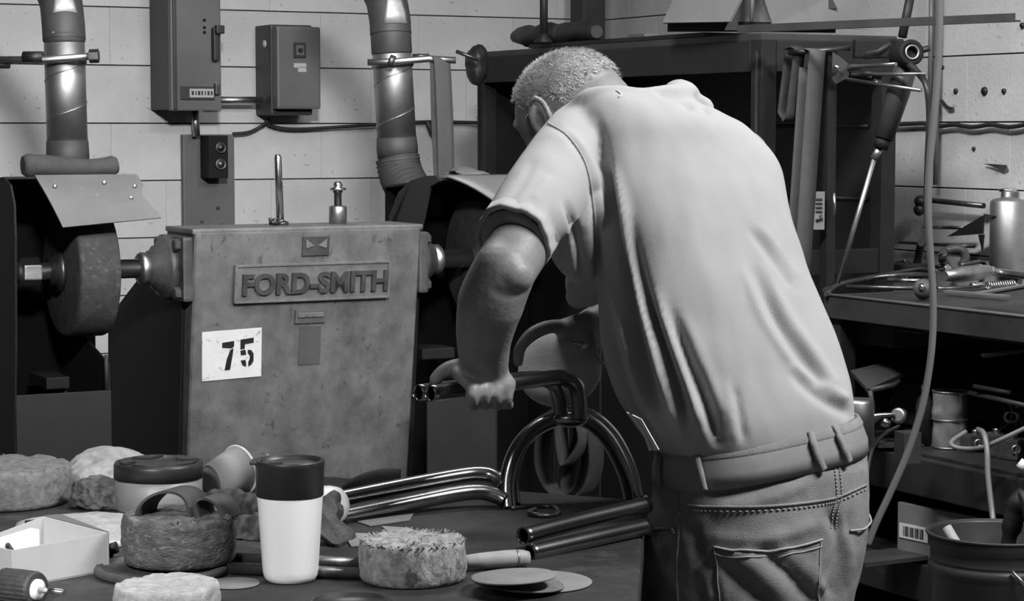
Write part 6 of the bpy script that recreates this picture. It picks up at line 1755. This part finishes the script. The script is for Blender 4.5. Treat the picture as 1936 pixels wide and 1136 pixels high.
g = G(); g.lathe([(0, 0), (r, 0), (r, .10), (r * .8, .115), (r * .5, .125), (0, .125)], Matrix.Translation(c), 28); build('body', g, MT['rubber'], t, world=True)
g = G(); g.lathe([(r * .45, .125), (r * .45, .15), (r * .3, .152), (r * .2, .165), (0, .166)], Matrix.Translation(c), 16); build('nozzle', g, MT['steel'], t, world=True)
p = m2(1716, 845, .038); t = tag(build('small_carton', G().box(p, (.045, .05, .074), Matrix.Rotation(.3, 3, 'Z')), MT['darkpaint'], None, bevel=.002), 'small brown carton beside the slim black bottle', 'box')
c = P(1730, 748, 5.55); g = G(); g.lathe([(0, -.02), (.035, -.02), (.046, -.01), (.046, .01), (.035, .018), (0, .02)], axisM(Vector((c.x, c.y, Z2 + .047)), Vector((-.4, -.9, .1))), 32); t = thing('grey_disc', 'grey wheel standing on edge behind the slim black bottle', 'wheel', loc=Vector((c.x, c.y, Z2)))
g = G(); g.lathe([(0, -.02), (.05, -.02), (.062, -.01), (.062, .01), (.05, .018), (0, .02)], axisM(Vector((c.x, c.y, Z2 + .085)), Vector((-.4, -.9, .1))), 32); build('wheel', g, MT['darkpaint'], t, world=True)
g = G(); g.box(Vector((c.x, c.y, Z2 + .012)), (.06, .07, .024)); build('stand', g, MT['blackpaint'], t, world=True)
c = m2(1862, 832, .0); t = thing('pulley', 'dark pulley disc standing on the middle shelf right of the tin can', 'pulley', loc=c)
g = G(); g.lathe([(0, -.014), (.05, -.014), (.054, -.01), (.048, 0), (.054, .01), (.05, .014), (.042, .014), (.04, .008), (.014, .008), (.014, .018), (0, .018)], axisM(c + Z * .055, Vector((-.35, -.9, .15))), 36); build('disc', g, MT['castdark'], t, world=True)
g = G(); pts = [c + Vector((.02 + .04 * math.cos(a), -.03, .07 + .04 * math.sin(a))) for a in [-1.2 + 2.6 * k / 14 for k in range(15)]]; g.tube(pts, .003, 6); build('spring_clip', g, MT['steeldull'], t, world=True)
c = m2(1912, 800, .0); g = G(); pts = [P(1912 + 12 * math.cos(a), 788 + 10 * math.sin(a), 5.2) for a in [2 * math.pi * k / 24 for k in range(25)]]; g.tube(pts, .004, 8, cap=False); tag(build('steel_ring', g, MT['steeldull'], None), 'small steel ring leaning among the parts on the middle shelf', 'ring')
for k, (px, py, sx, sy, sz, lab) in enumerate(((1845, 852, .06, .05, .04, 'low dark machine block in front of the pulley'), (1884, 862, .05, .05, .055, 'second dark machine block right of the pulley'), (1915, 868, .06, .05, .05, 'dark machine block at the right edge of the middle shelf'), (1918, 826, .07, .06, .07, 'taller grey machine block behind the others on the middle shelf'))):
    p = m2(px, py); t = thing('machine_block', lab, 'machine part', loc=p)
    g = G(); g.box(p + Z * (sz / 2 + .001), (sx, sy, sz), Matrix.Rotation(.3 + k, 3, 'Z')); build('block', g, MT['castdark'], t, bevel=.006, world=True)
    g = G(); g.lathe([(.010, 0), (.010, .012), (0, .014)], Matrix.Translation(p + Z * sz), 12); build('stud', g, MT['steel'], t, world=True)
    g = G(); g.lathe([(.012, 0), (.012, .006), (.006, .006), (.006, .001), (0, .001)], axisM(p + Z * sz * .55 + Vector((0, -sy * .6, 0)), Vector((-.1, -1, 0))), 14); build('bush', g, MT['steeldull'], t, world=True)
g = G(); g.tube(smooth_path([P(1826, 816, 5.05), P(1802, 832, 5.02), P(1800, 842, 5.0), P(1820, 848, 4.98), P(1856, 846, 4.95), P(1890, 832, 4.92), P(1945, 806, 4.9)], 6), .0055, 10)
tag(build('cable', g, MT['hose'], None), 'grey cable looping in front of the machine blocks', 'cable')
g = G(); g.tube(smooth_path([P(1849, 812, 5.0), P(1860, 820, 4.93), P(1866, 850, 4.9), P(1868, 900, 4.88), P(1876, 970, 4.85), P(1880, 1000, 4.82)], 6), .0065, 10)
tag(build('cable', g, MT['hose'], None), 'grey cable hanging from the middle shelf down into the drum', 'cable')
t = thing('jumper_clamp', 'bright wire clamp with looping leads at the left end of the middle shelf', 'clamp', loc=m2(1680, 832))
g = G(); g.tube(smooth_path([P(1642, 790, 5.4), P(1662, 785, 5.4), P(1690, 784, 5.4)], 4), .007, 8); build('jaw', g, MT['steel'], t, world=True)
g = G(); g.tube([P(1668, 796, 5.4), P(1682, 803, 5.4)], .012, 10); build('spring', g, MT['steel'], t, world=True)
g = G(); g.lathe([(.014, -.012), (.020, -.01), (.020, .01), (.014, .012)], axisM(P(1700, 786, 5.4), Vector((-.5, -.8, .2))), 16); build('socket', g, MT['steeldull'], t, world=True)
g = G(); g.tube(smooth_path([P(1690, 786, 5.39), P(1662, 790, 5.36), P(1642, 810, 5.3), P(1628, 835, 5.25)], 5), .005, 8); build('lead', g, MT['rubber'], t, world=True)
g = G(); g.tube(smooth_path([P(1700, 806, 5.38), P(1676, 818, 5.34), P(1655, 838, 5.3), P(1645, 865, 5.26), P(1640, 900, 5.22)], 5), .005, 8); build('lead', g, MT['rubber'], t, world=True)
g = G(); a = m2(1690, 838, .004); g.box(a, (.12, .10, .006), Matrix.Rotation(.2, 3, 'Z')); tag(build('flat_tray', g, MT['cabedge'], None), 'flat grey tray at the left end of the middle shelf', 'tray')
g = G(); c = P(1622, 760, 5.3); g.lathe([(0, 0), (.04, 0), (.04, .12), (.036, .128), (0, .128)], Matrix.Translation((c.x, c.y, Z2)), 32); tag(build('grey_can', g, MT['steeldull'], None), 'plain grey can half hidden behind the worker\'s hip', 'can')

# ---- carton with bar code on the lower shelf
a = onz(1696, 1046, Z3); t = thing('parts_carton', 'grey carton with bar code label on the lower shelf', 'box', loc=a)
BM = Matrix.Translation(a) @ ROOM @ Matrix.Rotation(.12, 4, 'Z'); bl_, bd_, bh_ = .30, .30, .128
MT['boxcard'] = mat('grey_box_card', 0.16, 0.6, var=.1)
MT['boxdark'] = mat('dark_box_print', 0.045, 0.5, var=.2)
MT['print'] = mat('pale_print', 0.22, 0.6)
def inbox(p): return BM @ Vector(p)
g = G(); g.box(inbox((bd_ / 2, -bl_ / 2, bh_ / 2)), (bd_, bl_, bh_), BM.to_3x3()); build('body', g, MT['boxcard'], t, bevel=.002, world=True)
g = G(); g.box(inbox((bd_ / 2, -bl_ / 2, bh_ + .0008)), (bd_ - .01, bl_ - .01, .0016), BM.to_3x3()); build('top_print', g, MT['boxdark'], t, world=True)
g = G(); g.box(inbox((bd_ - .035, -bl_ / 2, bh_ + .002)), (.035, bl_ - .03, .001), BM.to_3x3()); tp = build('title_strip', g, MT['print'], t, world=True)
for k in range(9):
    g = G(); g.box(inbox((bd_ - .035, -.03 - k * .028, bh_ + .003)), (.014, .018 if k % 3 else .01, .001), BM.to_3x3()); build('title_mark', g, MT['boxdark'], tp, world=True)
g = G(); g.box(inbox((-.0012, -.058, .060)), (.002, .10, .036), BM.to_3x3()); lb_ = build('label', g, MT['white'], t, world=True)
for k in range(12):
    g = G(); g.box(inbox((-.0026, -.024 - k * .0058, .060)), (.001, .0018 + .0014 * ((k * 7) % 3), .024), BM.to_3x3()); build('bar', g, MT['black'], lb_, world=True)
g = G(); g.box(onz(1690, 1062, Z3) + Vector((-.02, .03, .006)), (.2, .12, .01), ROOM.to_3x3()); tag(build('flat_sheet', g, MT['cabedge'], None), 'flat crumpled sheet on the lower shelf left of the carton', 'sheet')

# ---- ribbed drum at the lower right
c = P(1886, 1006, 4.62); dr2 = Vector((c.x, c.y, 0)); hD = c.z; rD = S(133, 4.62)
t = thing('ribbed_drum', 'open dark ribbed drum at the lower right, with brushes inside', 'drum', loc=dr2)
MT['drum'] = mat('dark_drum', 0.03, 0.42, var=.25, scale=6)
g = G(); g.lathe([(0, .0), (rD * .90, 0), (rD * .93, hD - .16), (rD * .94, hD - .085), (rD * .97, hD - .08), (rD * .985, hD - .072), (rD * .97, hD - .064), (rD * .945, hD - .06), (rD * .95, hD - .03), (rD * .985, hD - .026), (rD * .985, hD - .012), (rD * 1.0, hD - .006), (rD, hD), (rD * .97, hD + .002), (rD * .95, hD - .004), (rD * .90, .02), (0, .02)], Matrix.Translation(dr2), 64); build('shell', g, MT['drum'], t, world=True)
g = G(); pts = [dr2 + Vector((rD * 1.0 * math.cos(a), rD * math.sin(a), hD)) for a in [2 * math.pi * k / 64 for k in range(65)]]; g.tube(pts, .0035, 8, cap=False); build('rim_bead', g, MT['cabedge'], t, world=True)
def in_drum(name, label, cat, a, b, r, m):
    g = G(); g.tube([a, b], r, 12); return tag(build(name, g, MT[m], None), label, cat)
in_drum('wooden_stick', 'pale stick standing inside the ribbed drum', 'stick', P(1790, 996, 4.60), P(1840, 1080, 4.55), .010, 'wood')
t = thing('bench_brush', 'dark bench brush handle sticking out of the ribbed drum', 'brush', loc=P(1915, 1060, 4.6))
g = G(); g.tube(smooth_path([P(1900, 1060, 4.62), P(1912, 1000, 4.62), P(1925, 960, 4.62), P(1945, 940, 4.62)], 5), [.016] * 5 + [.022] * 5 + [.028] * 6, 14); build('handle', g, MT['rubber'], t, world=True)
g = G(); g.tube([P(1932, 956, 4.58), P(1950, 952, 4.58)], .03, 12); build('collar', g, MT['castdark'], t, world=True)
g = G(); a, b = P(1929, 886, 4.9), P(1940, 872, 4.9); g.tube([a, b], .012, 8); tag(build('white_tip', g, MT['ceramic'], None), 'small white tip at the right edge above the drum', 'tip')
g = G(); g.tube([P(1914, 1080, 4.47), P(1940, 1108, 4.45)], .004, 8); tag(build('thin_wire', g, MT['steeldull'], None), 'short thin wire across the side of the ribbed drum', 'wire')
